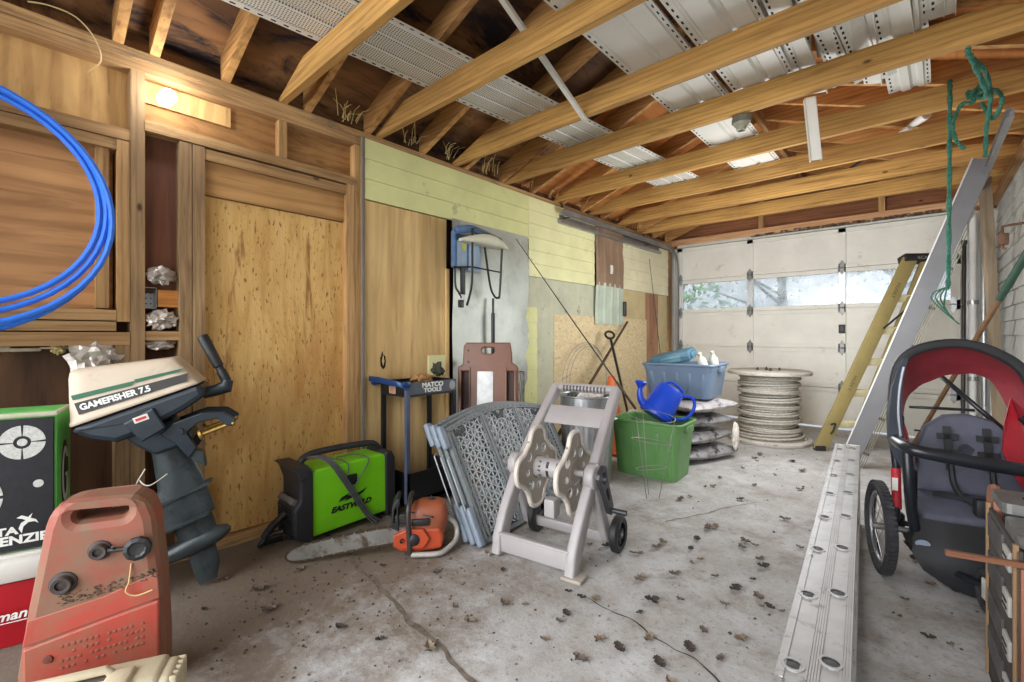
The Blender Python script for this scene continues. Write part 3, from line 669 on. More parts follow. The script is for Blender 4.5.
# ---------------- red portable fuel tank
TANK = M('faded_red_plastic', (152,74,58), .6, 0, .12, 5, .15, c2=(128,96,74), thr=(.33,.58))
TANKR = M('bright_red_plastic', (176,72,58), .5, 0, .1, 4, .1, c2=(142,100,76), thr=(.42,.66))
ft = thing('fuel_tank', 'dusty red portable fuel tank standing upright in the front left corner', 'fuel tank', (-1.905,.015,.0), (0,0,math.radians(67)))
out = [(0,.0),(.345,.0),(.345,.12),(.335,.35),(.318,.53),(.30,.585),(.265,.605),(.11,.612),(.075,.59),(.06,.54),(.022,.30),(.0,.12)]
slot = rrect(.125,.034,.016,4,.19,.562)
m = MB(); m.prism(out, .135, (0,.135,0), holes=[slot], bev=.026); tank = m.build('tank_body', TANK, ft, 50)
m = MB(); m.prism([(.022,.03),(.335,.03),(.335,.20),(.335,.272),(.20,.245),(.02,.205)], .012, (0,.008,0), bev=.006); m.prism([(.018,.21),(.335,.277),(.33,.36),(.20,.315),(.03,.285)], .006, (0,.004,0), bev=.003); m.build('front_panel', TANKR, ft, 50)
def gauge(nm, cx_, cz_, r, mat, h):
    q = MB(); q.lathe([(r*1.35,0),(r*1.3,-.006),(r*1.02,-.008),(r,-h),(r*.9,-h-.004),(r*.55,-h-.003),(r*.5,-h+.004),(0,-h+.002)], (cx_,.002,cz_), (0,1,0), 20); return q.build(nm, mat, ft)
CAPM = M('dusty_black_cap', (62,52,48), .6, 0, .25, 14, .2)
gauge('filler_cap', .107, .375, .025, CAPM, .018); gauge('vent_cap', .19, .455, .022, CAPM, .02)
q = MB(); q.lathe([(.03,0),(.028,-.012),(.035,-.016),(.035,-.03),(.024,-.034),(.018,-.03),(0,-.028)], (.285,.002,.45), (0,1,0), 10, smooth=False); q.build('fuel_gauge', BLK, ft, 20)
q = MB(); q.tube([(.21,-.012,.455),(.255,-.014,.452)], .007, 8); q.cyl((.228,-.012,.455), (.228,-.03,.47), .004); q.build('hose_fitting', DKST, ft)
q = MB(); q.tube(smoothpts([(.265,-.002,.40),(.262,-.012,.35),(.255,-.014,.322),(.28,-.016,.305),(.32,-.014,.312)], 6), .0022, 6); q.build('stray_string', M('straw_string', (206,176,120), .8), ft)
q = MB(); random.seed(5)
for r_ in range(4):
    for i in range(15):
        if random.random() < .8: q.rbox((.10+i*.0135,-.0052,.125+r_*.021+i*.0013), (.109+i*.0135,-.003,.134+r_*.021+i*.0013), .001)
q.build('embossed_text', TANK, ft)
q = MB(); q.lathe([(.012,0),(.011,-.004),(0,-.005)], (.075,-.004,.165), (0,1,0), 12); q.build('plug', M('rust_plug', (112,60,48), .6), ft)
q = MB(); random.seed(8)
for i in range(110):
    x = .09+.24*random.random(); z = .275+.135*x*1.0+.03*(random.random()-.3)+.03; s = .001+.0024*random.random(); q.rbox((x-s,-.004,z-s*.6), (x+s*1.3,.004,z+s*.6), .001)
tag(q.build('caked_dirt', M('caked_dirt', (96,82,66), .95, 0, .25, 30, .5), ft), kind='stuff')

# ---------------- beige tool case in front of it
CASE = M('beige_hard_plastic', (196,182,152), .55, 0, .1, 6, .1, c2=(150,138,112), thr=(.52,.75))
tcs = thing('tool_case', 'beige hard plastic case standing in front of the red fuel tank', 'tool case', (-1.89+.107,.02-.054,0), (0,0,math.radians(63)))
m = MB(); m.rbox((-.02,-.115,0), (.40,0,.195), .018); m.rbox((.385,-.108,.012), (.425,-.007,.185), .014)
for i in range(5): m.rbox((.412,-.103+i*.021,.02), (.437,-.09+i*.021,.18), .005)
for x in (.02,.26): m.rbox((x,-.122,.02), (x+.09,-.11,.17), .006)
case = m.build('case_shell', CASE, tcs, 50)
m = MB(); m.tube([(.02,-.06,.196),(.03,-.06,.205),(.27,-.06,.212),(.285,-.06,.196)], .011, 10); m.build('handle', CASE, tcs)
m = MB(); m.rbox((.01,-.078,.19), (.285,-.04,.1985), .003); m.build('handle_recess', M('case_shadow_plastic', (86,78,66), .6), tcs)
m = MB(); m.rbox((.275,-.122,.13), (.335,-.05,.206), .008); m.rbox((.29,-.126,.10), (.32,-.115,.15), .004); m.build('latch', CASE, tcs, 50)
# ================================================================ MIDDLE: along the left wall
# ---------------- green welder
LIME = M('lime_green_enamel', (118,200,28), .35, 0, .06, 5, c2=(150,190,70), thr=(.62,.8)); WBK = M('welder_black', (38,38,42), .5, 0, .15, 8)
wl = thing('welder', 'lime green and black portable welding machine on the floor by the wall', 'welding machine', (-2.385,1.075,0), (0,0,PI/2))
m = MB(); m.prism([(0,.03),(.455,.045),(.455,.375),(.43,.392),(.03,.385),(0,.36)], .205, (0,.205,0), bev=.01); shell = m.build('shell', LIME, wl, 50)
m = MB(); m.prism([(-.005,.012),(-.065,.03),(-.085,.06),(-.09,.20),(-.06,.235),(-.06,.33),(-.085,.40),(-.10,.418),(-.02,.415),(.01,.385),(.012,.025)], .225, (0,.215,0), bev=.012); front = m.build('front_bezel', WBK, wl, 50)
m = MB(); m.rbox((-.094,.02,.215), (-.055,.19,.25), .008, 2, Ry(.5)); m.build('control_cover', M('dusty_grey_plastic', (92,84,78), .7, 0, .15, 9), front)
m = MB()
for i in range(12): m.rbox((-.092-.0,-.004+.0,.055+i*.0125), (-.02,.0,.060+i*.0125), .001)
for i in range(12): m.rbox((-.096,.025,.055+i*.0125), (-.085,.19,.060+i*.0125), .001)
m.build('vent_louvres', BLK, front)
m = MB(); m.prism([(-.10,.418),(-.11,.424),(-.02,.422),(-.005,.36),(-.055,.34),(-.07,.385)], .235, (0,.22,0), bev=.006); m.build('front_lip', WBK, wl, 50)
m = MB(); m.prism([(.445,.02),(.50,.03),(.515,.08),(.51,.36),(.49,.40),(.45,.405),(.44,.385)], .225, (0,.215,0), bev=.012); m.build('rear_bezel', WBK, wl, 50)
m = MB(); m.tube(smoothpts([(-.02,.10,.40),(.0,.10,.43),(.06,.10,.450),(.20,.10,.455),(.34,.10,.450),(.42,.10,.44),(.47,.10,.40)], 6), [.019]*37, 10); m.build('handle', WBK, wl)
m = MB(); m.rbox((.20,-.004,.255), (.262,.004,.315), .004); m.build('knob_plate', BLKP, shell)
lettering('lettering', 'EASTWELD', .040, (.228,-.0015,.142), (1,0,0), (0,0,1), BLKP, shell, bold=.0022, sx=1.2, shear=.3)
m = MB(); m.prism([(.15,.180),(.17,.202),(.215,.214),(.205,.200),(.265,.207),(.258,.198),(.325,.222),(.30,.198),(.245,.180),(.25,.190),(.185,.174),(.20,.187)], .0015, (0,-.001,0)); m.build('bolt_emblem', BLKP, shell)
CAB = M('dusty_grey_cable', (78,78,78), .6, 0, .15, 10)
m = MB()
for k in range(3):
    d = .0145*k
    m.tube(smoothpts([(.0+d,.10,.43),(.05+d,.05,.44),(.10+d,-.004,.40),(.17+d,-.016,.29),(.25+d,-.020,.155),(.31+d,-.024,.06),(.35+d*1.6,-.03,.008+.004*k)], 6), .0058, 8)
m.tube(smoothpts([(.10,.02,.43),(.18,-.006,.40),(.205,-.012,.36),(.19,-.012,.28),(.22,-.014,.23),(.27,-.012,.29),(.33,-.008,.38),(.28,.05,.41),(.18,.08,.405)], 6), .0035, 6)
tag(m.build('power_cable', CAB, wl), 'grey cable bundle draped over the green side')
m = MB(); m.tube(smoothpts([(-.10,.10,.07),(-.16,.13,.06),(-.20,.14,.02),(-.17,.17,.014),(-.08,.16,.014)], 5), .014, 8); m.tube([(-.09,.09,.17),(-.15,.12,.105),(-.185,.135,.055)], [.016,.02,.018], 10); m.build('torch', BLK, wl)
# ---------------- chainsaw
ORG = M('dirty_orange_plastic', (142,74,44), .5, 0, .15, 7, .1, c2=(120,80,52), thr=(.55,.7)); ORR = M('orange_red_plastic', (172,68,36), .45, 0, .1, 7, .05, c2=(120,70,44), thr=(.62,.72))
BAR = M('worn_bar_steel', (150,148,142), .4, .6, .12, 8, .05, c2=(96,84,70), thr=(.5,.64))
cs = thing('chainsaw', 'orange chainsaw lying on the floor with its bar toward the motor', 'chainsaw', (-1.925,1.42,0), (0,0,math.atan2(-.495,-.386)))
bo = [(.06,.075),(.30,.045),(.54,.014),(.60,.016),(.618,.035),(.605,.06),(.54,.09),(.30,.128),(.06,.145)]
m = MB(); m.prism(bo, .006, (0,.058,0)); m.build('guide_bar', BAR, cs)
m = MB(); P_ = smoothpts([(p[0],.055,p[1]) for p in bo], 5, True); n = len(P_)
for i in range(0, n):
    a, b_ = P_[i], P_[(i+1) % n]; m.beam(a, a+(b_-a)*.8, .009, .013 if i % 2 else .009, (0,1,0))
m.build('chain', M('grimy_chain', (72,60,48), .6, .4, .2, 20), cs)
m = MB(); m.prism([(.09,.03),(.11,.05),(.115,.11),(.05,.135),(-.11,.135),(-.13,.09),(-.12,.03),(.0,.02)], .17, (0,.085,0), bev=.014); m.build('crankcase', ORR, cs, 50)
m = MB(); m.loft([[V((c_+a*sx_, b*sy_, z)) for a, b in rrect(.2,.16,.05,4)] for z, sx_, sy_, c_ in ((.10,.98,.98,-.045),(.16,1,1,-.05),(.205,.95,.95,-.055),(.235,.8,.8,-.06),(.25,.5,.5,-.06))]); top = m.build('top_cover', ORG, cs)
m = MB(); m.rbox((-.06,.072,.15), (.03,.09,.185), .006); m.cyl((-.09,-.0,.235), (-.06,.0,.262), .012); m.tube([(-.155,.0,.17),(-.07,.083,.19),(.04,.06,.215)], .004, 6); m.build('cover_clip', BLK, top)
m = MB(); m.prism([(.07,.05),(.115,.06),(.115,.12),(.05,.145),(-.03,.14),(-.06,.09),(-.03,.045)], .02, (0,.104,0), bev=.006); m.build('clutch_cover', ORR, cs, 50)
m = MB(); m.lathe([(0,.012),(.02,.012),(.03,.004),(.03,0),(0,0)], (.02,.104,.092), (0,1,0), 16); m.lathe([(.009,.016),(.009,0)], (.075,.104,.095), (0,1,0), 8); m.build('bar_nut', BLK, cs)
m = MB(); m.prism([(.09,.12),(.13,.14),(.125,.245),(.10,.285),(.085,.28),(.095,.23)], .13, (0,.065,0), holes=[[(.103,.165),(.116,.168),(.113,.225),(.102,.245)]], bev=.004); m.build('hand_guard', BLK, cs, 50)
m = MB(); m.rbox((.04,-.055,.12), (.12,.055,.205), .015)
for i in range(5): m.rbox((.038,-.058,.135+i*.013), (.123,.058,.141+i*.013), .002)
m.build('cylinder_shroud', DKST, cs, 50)
m = MB(); m.tube(smoothpts([(.035,.10,.02),(.04,.104,.10),(.045,.102,.22),(.04,.075,.265),(.035,.0,.275),(.03,-.075,.26),(.03,-.10,.2),(.02,-.10,.04)], 6), .0125, 10); m.build('front_handle', DKST, cs)
m = MB(); m.tube(smoothpts([(.03,.10,.018),(-.10,.11,.018),(-.15,.075,.026),(-.19,.03,.045),(-.20,.0,.085),(-.18,-.0,.13),(-.13,0,.15)], 6), .013, 10); m.build('rear_handle', M('worn_grey_tube', (168,164,158), .5, .2, .1, 9), cs)
# ---------------- black shop cart with a blue push handle
ct = thing('tool_cart', 'black steel shop cart with a blue handle standing by the tan plywood', 'tool cart', (-2.655,1.66,0))
W_, L_ = .29, .40
PSH = M('glossy_blue_handle', (22,58,108), .3, .1, .1, 8)
for (x, y) in ((.012,.012),(W_-.012,.012),(.012,L_-.012),(W_-.012,L_-.012)):
    m = MB(); m.box((x-.013,y-.013,.05), (x+.013,y+.013,.80)); m.box((x-.006,y-.016,.3), (x+.006,y-.0135,.78)); m.build('post', M('grey_blue_post', (92,100,122), .35, .2, .1, 9) if (x > .1 and y < .1) else BLKM, ct)
m = MB()
for a, b_ in (((0,0,.71),(W_,.006,.80)), ((0,L_-.006,.71),(W_,L_,.80)), ((0,0,.71),(.006,L_,.80)), ((W_-.006,0,.71),(W_,L_,.80)), ((0,0,.73),(W_,L_,.736))): m.box(a, b_)
tray_ = m.build('top_tray', BLKM, ct)
m = MB(); m.box((0,0,.0+.05), (W_+.02,L_,.075)); m.box((W_+.012,0,.05), (W_+.02,L_,.24)); m.box((0,0,.05), (W_+.02,.008,.24)); m.box((0,L_-.008,.05), (W_+.02,L_,.24)); m.build('bottom_tray', BLKM, ct)
for (x, y) in ((.03,.05),(W_-.02,.05),(.03,L_-.05),(W_-.02,L_-.05)):
    m = MB(); m.lathe([(0,-.012),(.024,-.012),(.024,.012),(0,.012)], (x,y,.024), (1,0,0), 14); m.box((x-.016,y-.006,.03), (x+.016,y+.006,.052)); m.build('caster', BLK, ct)
m = MB(); pth = smoothpts([(-.01,-.07,.815),(.07,-.075,.815),(.17,-.06,.805),(.255,-.035,.795),(W_+.004,.0,.775)], 6)
rings = [[p+V((0,0,dz))+V((.3,.95,0)).normalized()*dy for dy, dz in rrect(.022,.036,.009,3)] for p in pth]; m.loft(rings)
for x in (.0, W_-.0): m.rbox((x-.01,-.07 if x == 0 else -.03,.775), (x+.012,.02,.81), .004)
m.build('push_handle', PSH, ct)
m = MB(); m.box((.10,-.0025,.725), (.17,-.0005,.785)); lb = m.build('warning_label', M('tan_label', (196,170,140), .7), tray_)
m = MB()
for i in range(5): m.box((.106,-.0035,.732+i*.008), (.162,-.002,.735+i*.008))
m.box((.106,-.0035,.772), (.15,-.002,.78)); m.build('label_print', M('label_red', (170,70,56), .7), lb)
m = MB(); m.box((W_,0,.725), (W_+.002,L_,.80)); rail = m.build('side_rail', M('grey_black_rail', (84,90,98), .4, .2, .1, 9), ct)
lettering('lettering', 'MATCO', .042, (W_+.003,.20,.778), (0,1,0), (0,0,1), WHITE, rail, bold=.0016, sx=1.15)
lettering('lettering', 'TOOLS', .036, (W_+.003,.20,.744), (0,1,0), (0,0,1), WHITE, rail, bold=.0014, sx=1.25)
m = MB(); m.prism(ell(.026,.03,18,.365,.762), .001, (W_+.0025,0,0), (0,1,0), (0,0,1)); m.build('round_badge', M('badge_grey', (150,150,148), .5), rail)
crumple('work_glove', 'tan crumpled leather work glove lying on the black cart', (-2.53,1.90,.80), (.06,.08,.035), 7, M('tan_leather', (170,126,78), .8, 0, .2, 14, .3), 'glove', q=7, n=3)
crumple('rolled_rag', 'dark green rolled rag beside the brown creeper', (-2.50,2.01,.86), (.045,.04,.045), 9, M('dark_rag', (66,66,54), .9, 0, .2, 14, .3), 'rag', q=5)
# ---------------- mechanic's creeper standing on end
BRN = M('maroon_brown_plastic', (120,74,50), .35, 0, .1, 4, .03, c2=(140,96,70), thr=(.6,.8))
cr = thing('mechanic_creeper', 'brown plastic mechanic creeper board standing on end behind the shelf panels', 'mechanic creeper', (-2.33,2.325,.005), (math.radians(-6),0,math.radians(40)))
out = [(-.225,.0),(.225,.0),(.225,.86),(.205,.88),(.18,.895),(.178,.97),(.165,1.045),(-.165,1.045),(-.185,1.02),(-.19,.88),(-.225,.865)]
hol = rrect(.095,.045,.02,4,.0,.985)
m = MB(); m.prism(out, .035, (0,.035,0), holes=[hol, rrect(.055,.60,.012,3,.168,.53), rrect(.055,.60,.012,3,-.168,.53)], bev=.008); bd = m.build('board', BRN, cr, 50)
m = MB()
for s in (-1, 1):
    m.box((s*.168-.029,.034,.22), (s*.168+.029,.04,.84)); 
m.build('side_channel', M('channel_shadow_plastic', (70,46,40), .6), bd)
m = MB(); m.rbox((-.21,-.012,.0), (-.195,.0,.84), .004); m.rbox((.195,-.012,.0), (.21,.0,.84), .004); m.rbox((-.14,-.010,.0), (-.128,.0,.86), .004); m.rbox((.128,-.010,.0), (.14,.0,.86), .004); m.build('rim', BRN, bd)
m = MB(); m.prism(rrect(.12,.34,.01,3,-.02,.66), .006, (0,.0,0), bev=.002); m.build('pad_plate', M('silver_pad', (190,192,190), .4, .5, .15, 9, .05), cr)
m = MB()
for z in (.985,.90): m.lathe([(.009,0),(.008,-.005),(0,-.006)], (-.15,.0,z), (0,1,0), 10)
m.build('screw', DKST, cr)
for s in (-1,1):
    m = MB(); m.lathe([(0,-.012),(.03,-.012),(.03,.012),(0,.012)], (s*.16,.075,.9), (1,0,0), 14); m.box((s*.16-.018,.034,.89), (s*.16+.018,.075,.91)); m.build('caster', BLK, cr)
# tool pole
tp = thing('tool_pole', 'black handled pole standing against the steel sheet behind the creeper', 'pole', (-2.60,2.665,0))
MB().cyl((0,0,0), (0,0,1.28), .016, seg=10).build('shaft', BLKM, tp); MB().cyl((0,0,1.27), (0,0,1.40), .010, seg=10).build('tip', DKST, tp)
# ---------------- folding seat hung on the steel sheet
ss = thing('folding_seat', 'blue folding seat with a black tube frame hanging on the steel sheet', 'folding seat', (0,0,-.055))
BLF = M('faded_blue_fabric', (84,112,150), .85, 0, .15, 9, .15); PLF = M('pale_blue_fabric', (150,170,190), .85, 0, .1, 9, .1); BEI = M('beige_canvas', (206,204,180), .8, 0, .08, 6)
m = MB(); m.rbox((-2.60,2.21,1.655), (-2.565,2.38,1.915), .012); m.rbox((-2.59,2.205,1.66), (-2.55,2.235,1.93), .01); seat_b = m.build('backrest', BLF, ss)
m = MB(); m.rbox((-2.562,2.235,1.665), (-2.553,2.335,1.86), .006); m.rbox((-2.585,2.36,1.64), (-2.555,2.49,1.865), .012); m.build('clear_pocket', PLF, ss)
m = MB(); m.box((-2.5525,2.28,1.79), (-2.551,2.325,1.84)); m.build('tag', M('yellow_tag', (190,190,90), .7), seat_b)
rings = []
for i in range(9):
    y = 2.24+.5*i/8; k = math.sin(PI*(i+.35)/8.7); rings.append([V((-2.52+a, y, 1.885+b_-.03*(1-k))) for a, b_ in rrect(.16*k+.02,.075*k+.01,.005+.03*k,3)])
m = MB(); m.loft(rings); m.build('seat_pad', BEI, ss)
m = MB(); m.tube(smoothpts([(-2.55,2.22,1.93),(-2.52,2.36,1.955),(-2.52,2.5,1.925),(-2.52,2.62,1.905)],5), .03, 8); m.build('rolled_edge', BLF, ss)
m = MB(); m.tube(smoothpts([(-2.56,2.34,1.38),(-2.50,2.335,1.55),(-2.49,2.33,1.90),(-2.49,2.345,1.945),(-2.49,2.40,1.955),(-2.49,2.60,1.925),(-2.49,2.65,1.905),(-2.50,2.655,1.86)], 5), .009, 8)
m.tube(smoothpts([(-2.50,2.665,1.86),(-2.52,2.66,1.50),(-2.53,2.652,1.455),(-2.54,2.62,1.465),(-2.54,2.57,1.55),(-2.53,2.50,1.84)], 5), .009, 8); m.tube([(-2.56,2.20,1.655),(-2.50,2.34,1.665),(-2.52,2.66,1.66)], .006, 8); m.build('tube_frame', BLKM, ss)
m = MB(); m.tube(smoothpts([(-2.57,2.23,1.66),(-2.565,2.23,1.52),(-2.55,2.25,1.47),(-2.55,2.27,1.43)],5), .008, 6); m.box((-2.57,2.28,1.46), (-2.56,2.325,1.66)); m.build('strap', BLK, ss)
m = MB(); m.rbox((-2.57,2.25,1.415), (-2.545,2.31,1.455), .006); m.build('buckle', M('buckle_white', (214,214,206), .4), ss)
m = MB(); m.rbox((-2.57,2.255,1.36), (-2.545,2.30,1.415), .006); m.build('clip', BLK, ss)
# ================================================================ MIDDLE: shelf panels, hose reel, totes
SHG = M('grey_shelf_plastic', (172,178,180), .5, 0, .08, 8); SHB = M('blue_grey_leg_cap', (122,133,146), .45, 0, .08, 8)
e1, e2 = V((-.09,.996,0)).normalized(), V((-.33,-.06,.62)).normalized(); e2 = (e2-e1*e2.dot(e1)).normalized(); e3 = e1.cross(e2)   # e3 faces the room
LS, HS = 1.04, .70
def make_shelf(label):
    t = thing('shelf_panel', label, 'shelf panel', group='lattice shelf panels leaning together')
    m = MB()   # arched rim and ribs, local x along, y up the slope, z = out of the panel
    def top(x): return HS-.075+.085*math.sin(PI*min(1,max(0,(x+.05)/(LS+.1))))
    N_ = 24; vs = []
    for i in range(N_):
        x0, x1 = LS*i/N_, LS*(i+1)/N_
        m.add([(x0,top(x0)-.03,-.012),(x1,top(x1)-.03,-.012),(x1,top(x1),-.012),(x0,top(x0),-.012),(x0,top(x0)-.03,.014),(x1,top(x1)-.03,.014),(x1,top(x1),.014),(x0,top(x0),.014)], [(0,3,2,1),(4,5,6,7),(0,1,5,4),(3,7,6,2),(0,4,7,3),(1,2,6,5)], False)
        m.rbox((x0+.006,top((x0+x1)/2)-.022,.012), (x1-.006,top((x0+x1)/2)-.008,.018), .002)
    m.box((0,0,-.012), (LS,.022,.014)); m.box((0,0,-.012), (.022,top(0),.014)); m.box((LS-.022,0,-.012), (LS,top(LS),.014))
    for x in (.335,.675): m.box((x-.008,.0,-.014), (x+.008,top(x)-.01,.016)); m.box((x-.02,.01,-.006), (x-.014,top(x)-.02,.012)); m.box((x+.014,.01,-.006), (x+.02,top(x)-.02,.012))
    m.box((.045,.02,-.006), (.053,top(0),.012))
    fr = m.build('rim', M('dark_grey_shelf_rim', (112,118,120), .5, 0, .08, 8), t)
    m = MB(); sp = .042; th = .0056   # lattice of three bar directions plus small rings
    x0, x1, y0 = .03, LS-.03, .03
    for d in (0, 60, 120):
        a = math.radians(d+90); nx_, ny_ = math.cos(a+PI/2), math.sin(a+PI/2)
        for k in range(-60, 60):
            o = V((nx_*k*sp, ny_*k*sp, 0)); dr = V((math.cos(a), math.sin(a), 0)); seg = []
            for j in range(-160, 160):
                p = o+dr*j*.01
                if x0 < p.x < x1 and y0 < p.y < top(p.x)-.025: seg.append(p)
            if len(seg) > 2: m.beam(seg[0], seg[-1], th, .008, (0,0,1))
    for i in range(int((x1-x0)/.084)):
        for j in range(10):
            c = V((x0+.042+i*.084, .06+j*.073+(i % 2)*.0365, 0))
            if c.y+.02 < top(c.x)-.03: m.tube([c+V((.017*math.cos(q*PI/3), .017*math.sin(q*PI/3), .002)) for q in range(6)], .0028, 4, False, True, False)
    m.build('lattice', SHG, fr)
    for x in (.10,.50,.90):
        m = MB()
        for r_ in (.05,.04,.03): m.tube([(x+r_*math.cos(q), top(x)-.03-r_*math.sin(q)*1.0, .006) for q in [PI*k/10 for k in range(11)]], .004, 6)
        m.prism([(x+.05*math.cos(q), top(x)-.03-.05*math.sin(q)) for q in [PI*k/10 for k in range(11)]], .004, (0,0,-.004), (1,0,0), (0,1,0))
        m.build('post_socket', M('socket_grey', (84,88,90), .6), fr)
    for (y0_, y1_) in ((-.005,.20),(top(0)-.115,top(0)+.02)):
        m = MB(); m.rbox((-.045,y0_,-.017), (.0,y1_,.019), .012, 3); m.box((-.046,(y0_+y1_)/2-.002,-.018), (.001,(y0_+y1_)/2+.002,.020)); m.build('end_cap', SHB, t)
    m = MB(); m.tube([(-.05,.19,.0),(-.055,.2,.006),(-.055,.47,.006),(-.03,.48,0)], .0035, 6); m.build('wire_clip', SHG, t)
    return t
sp0 = make_shelf('front grey lattice shelf panel of the three leaning beside the hose reel')
R3 = Matrix((e1, e2, e3)).transposed()
for k, (sh, lb) in enumerate(((sp0, None), (None, 'middle grey lattice shelf panel of the leaning three'), (None, 'rearmost grey lattice shelf panel of the leaning three, nearest the chainsaw'))):
    if sh is None: sh = copy_tree(sp0); sh['label'] = lb
    p = V((-1.685,1.665,.012))-e3*(.052*k)+V((0,-.004*k,.0)); p.z = .012+.003*k
    mw = R3.to_4x4(); mw.translation = p; sh.matrix_world = mw

# ---------------- hose reel cart
TAU = M('taupe_reel_plastic', (158,153,153), .45, 0, .06, 5, c2=(150,140,132), thr=(.62,.8)); TAUD = M('taupe_reel_grey', (150,142,131), .5, 0, .06, 6)
def sweep(m, path, prof, side=(1,0,0), caps=True):
    P = [V(p) for p in path]; s = V(side).normalized(); rings = []
    for i, p in enumerate(P):
        t = (P[min(i+1,len(P)-1)]-P[max(i-1,0)]).normalized(); s2 = (s-t*s.dot(t)).normalized(); u = s2.cross(t)
        pr = prof(i/(len(P)-1)) if callable(prof) else prof
        rings.append([p+s2*a+u*b for a, b in pr])
    return m.loft(rings, caps=caps)
hr = thing('hose_reel', 'empty taupe plastic hose reel cart with a black crank and wheels', 'hose reel', (-1.375,1.69,0), (0,0,math.radians(9)))
for s in (-1, 1):
    m = MB(); path = smoothpts([(s*.200,-.005,.01),(s*.202,.02,.10),(s*.206,.10,.24),(s*.205,.24,.42),(s*.198,.40,.59),(s*.19,.56,.74),(s*.188,.605,.785)], 5)
    sweep(m, path, lambda t: rrect(.05, .098-.036*t if t > .1 else .080, .012, 2)); m.build('side_rail', TAU, hr, 50)
    m = MB(); sweep(m, smoothpts([(s*.215,.20,.40),(s*.220,.25,.28),(s*.228,.31,.13),(s*.232,.34,.07)], 5), rrect(.04,.07,.01,2)); m.lathe([(0,-.026),(.055,-.026),(.062,-.018),(.062,.018),(.055,.026),(0,.026)], (s*.218,.19,.41), (1,0,0), 20); m.build('rear_leg', TAU, hr, 50)
    m = MB(); m.rbox((s*.20-.035,-.055,.0), (s*.20+.045*s+.02,.03,.018), .006); m.build('foot', TAUD, hr)
    w = MB(); xw = .292 if s > 0 else -.175; w.lathe([(.058,-.018),(.078,-.022),(.092,-.013),(.092,.013),(.078,.022),(.058,.018)], (xw,.345,.093), (1,0,0), 28); tyre = w.build('tyre', BLK, hr)
    w = MB(); w.lathe([(0,-.02),(.018,-.02),(.02,.02),(0,.02)], (xw,.345,.093), (1,0,0), 14)
    for k in range(5): a = k*2*PI/5; w.beam((xw,.345,.093), (xw,.345+.062*math.cos(a),.093+.062*math.sin(a)), .02, .014, (1,0,0))
    w.build('hub', M('grey_hub', (84,84,84), .5), tyre)
    w = MB(); w.cyl((s*.23,.345,.093), (xw+.022*(1 if s > 0 else -1),.345,.093), .009); w.build('axle_stub', STEEL, tyre)
m = MB(); m.rbox((-.192,-.022,.028), (.192,.012,.118), .006); m.rbox((-.192,-.028,.108), (.192,.0,.122), .004); m.build('front_crossbar', TAU, hr)
m = MB(); m.rbox((-.225,.30,.05), (.225,.325,.10), .006); m.build('rear_crossbar', TAU, hr)
m = MB(); q = V((0,.47-.37,.655-.54)).normalized(); m.beam((-.185,.45,.645), (.185,.45,.645), .012, .12, q, .004); m.build('cross_panel', TAU, hr)
m = MB(); m.beam((-.19,.60,.785), (.19,.60,.785), .045, .045, q, .012)
hb = m.build('top_handle', TAU, hr)
m = MB()
for i in range(13): m.rbox((-.135+i*.0215,.572,.768), (-.124+i*.0215,.60,.80), .003)
m.build('grip_slots', M('grip_dark', (74,68,66), .6), hb)
AX = V((0,.175,.42))
def flange(x, nm):
    m = MB(); lob = lambda k, sc: [((.174+.030*math.tanh(1.6*math.cos(4*a+.1)))*sc*math.cos(a), (.174+.030*math.tanh(1.6*math.cos(4*a+.1)))*sc*math.sin(a)) for a in [2*PI*i/64 for i in range(64)]]
    holes = []
    for k in range(8):
        a = 2*PI*k/8+.15; r0 = .105 if k % 2 else .10; holes.append([(r0*math.cos(a)+(.026 if k % 2 else .02)*math.cos(t)*1.1, r0*math.sin(a)+(.026 if k % 2 else .02)*math.sin(t)) for t in [2*PI*i/10 for i in range(10)]])
    m.prism(lob(0,1), .008, AX+V((x-.004,0,0)), (0,1,0), (0,0,1), holes=holes)
    m.tube([AX+V((x, p[0], p[1])) for p in lob(0,.985)], .0105, 8, False, True); m.tube([AX+V((x, .063*math.cos(a), .063*math.sin(a))) for a in [2*PI*i/24 for i in range(24)]], .008, 6, False, True)
    rim_ = MB().tube([AX+V((x, p[0], p[1])) for p in lob(0,1.0)], .0125, 8, False, True)
    for k in range(8): a = 2*PI*(k+.5)/8+.15; m.beam(AX+V((x,.06*math.cos(a),.06*math.sin(a))), AX+V((x,.165*math.cos(a),.165*math.sin(a))), .016, .010, (1,0,0))
    fo = m.build('reel_flange', TAUD, hr, 50); rim_.build('flange_rim', M('pale_flange_rim', (196,188,178), .45, 0, .05, 6), fo); return fo
flange(-.085, 'l'); flange(.13, 'r')
m = MB(); m.lathe([(0,-.08),(.054,-.08),(.050,-.02),(.05,.06),(.054,.125),(0,.125)], AX, (1,0,0), 24); m.cyl(AX+V((-.21,0,0)), AX+V((.25,0,0)), .016, seg=12); dr = m.build('drum', TAU, hr)
m = MB()
for a in (2.6,3.5,4.4):
    for x in (-.045,.0,.055): m.prism([(-.007,-.016),(.007,-.016),(.007,.016),(-.007,.016)], .003, AX+V((x,.0505*math.cos(a),.0505*math.sin(a))), (1,0,0), (0,-math.sin(a),math.cos(a)))
m.build('drum_slot', BLK, dr)
m = MB(); m.rbox((.0,.09,.20), (.06,.16,.29), .01); m.build('hose_inlet', TAU, hr)
m = MB(); a0, a1 = AX+V((.262,0,0)), AX+V((.262,.105,-.19)); d = (a1-a0).normalized()
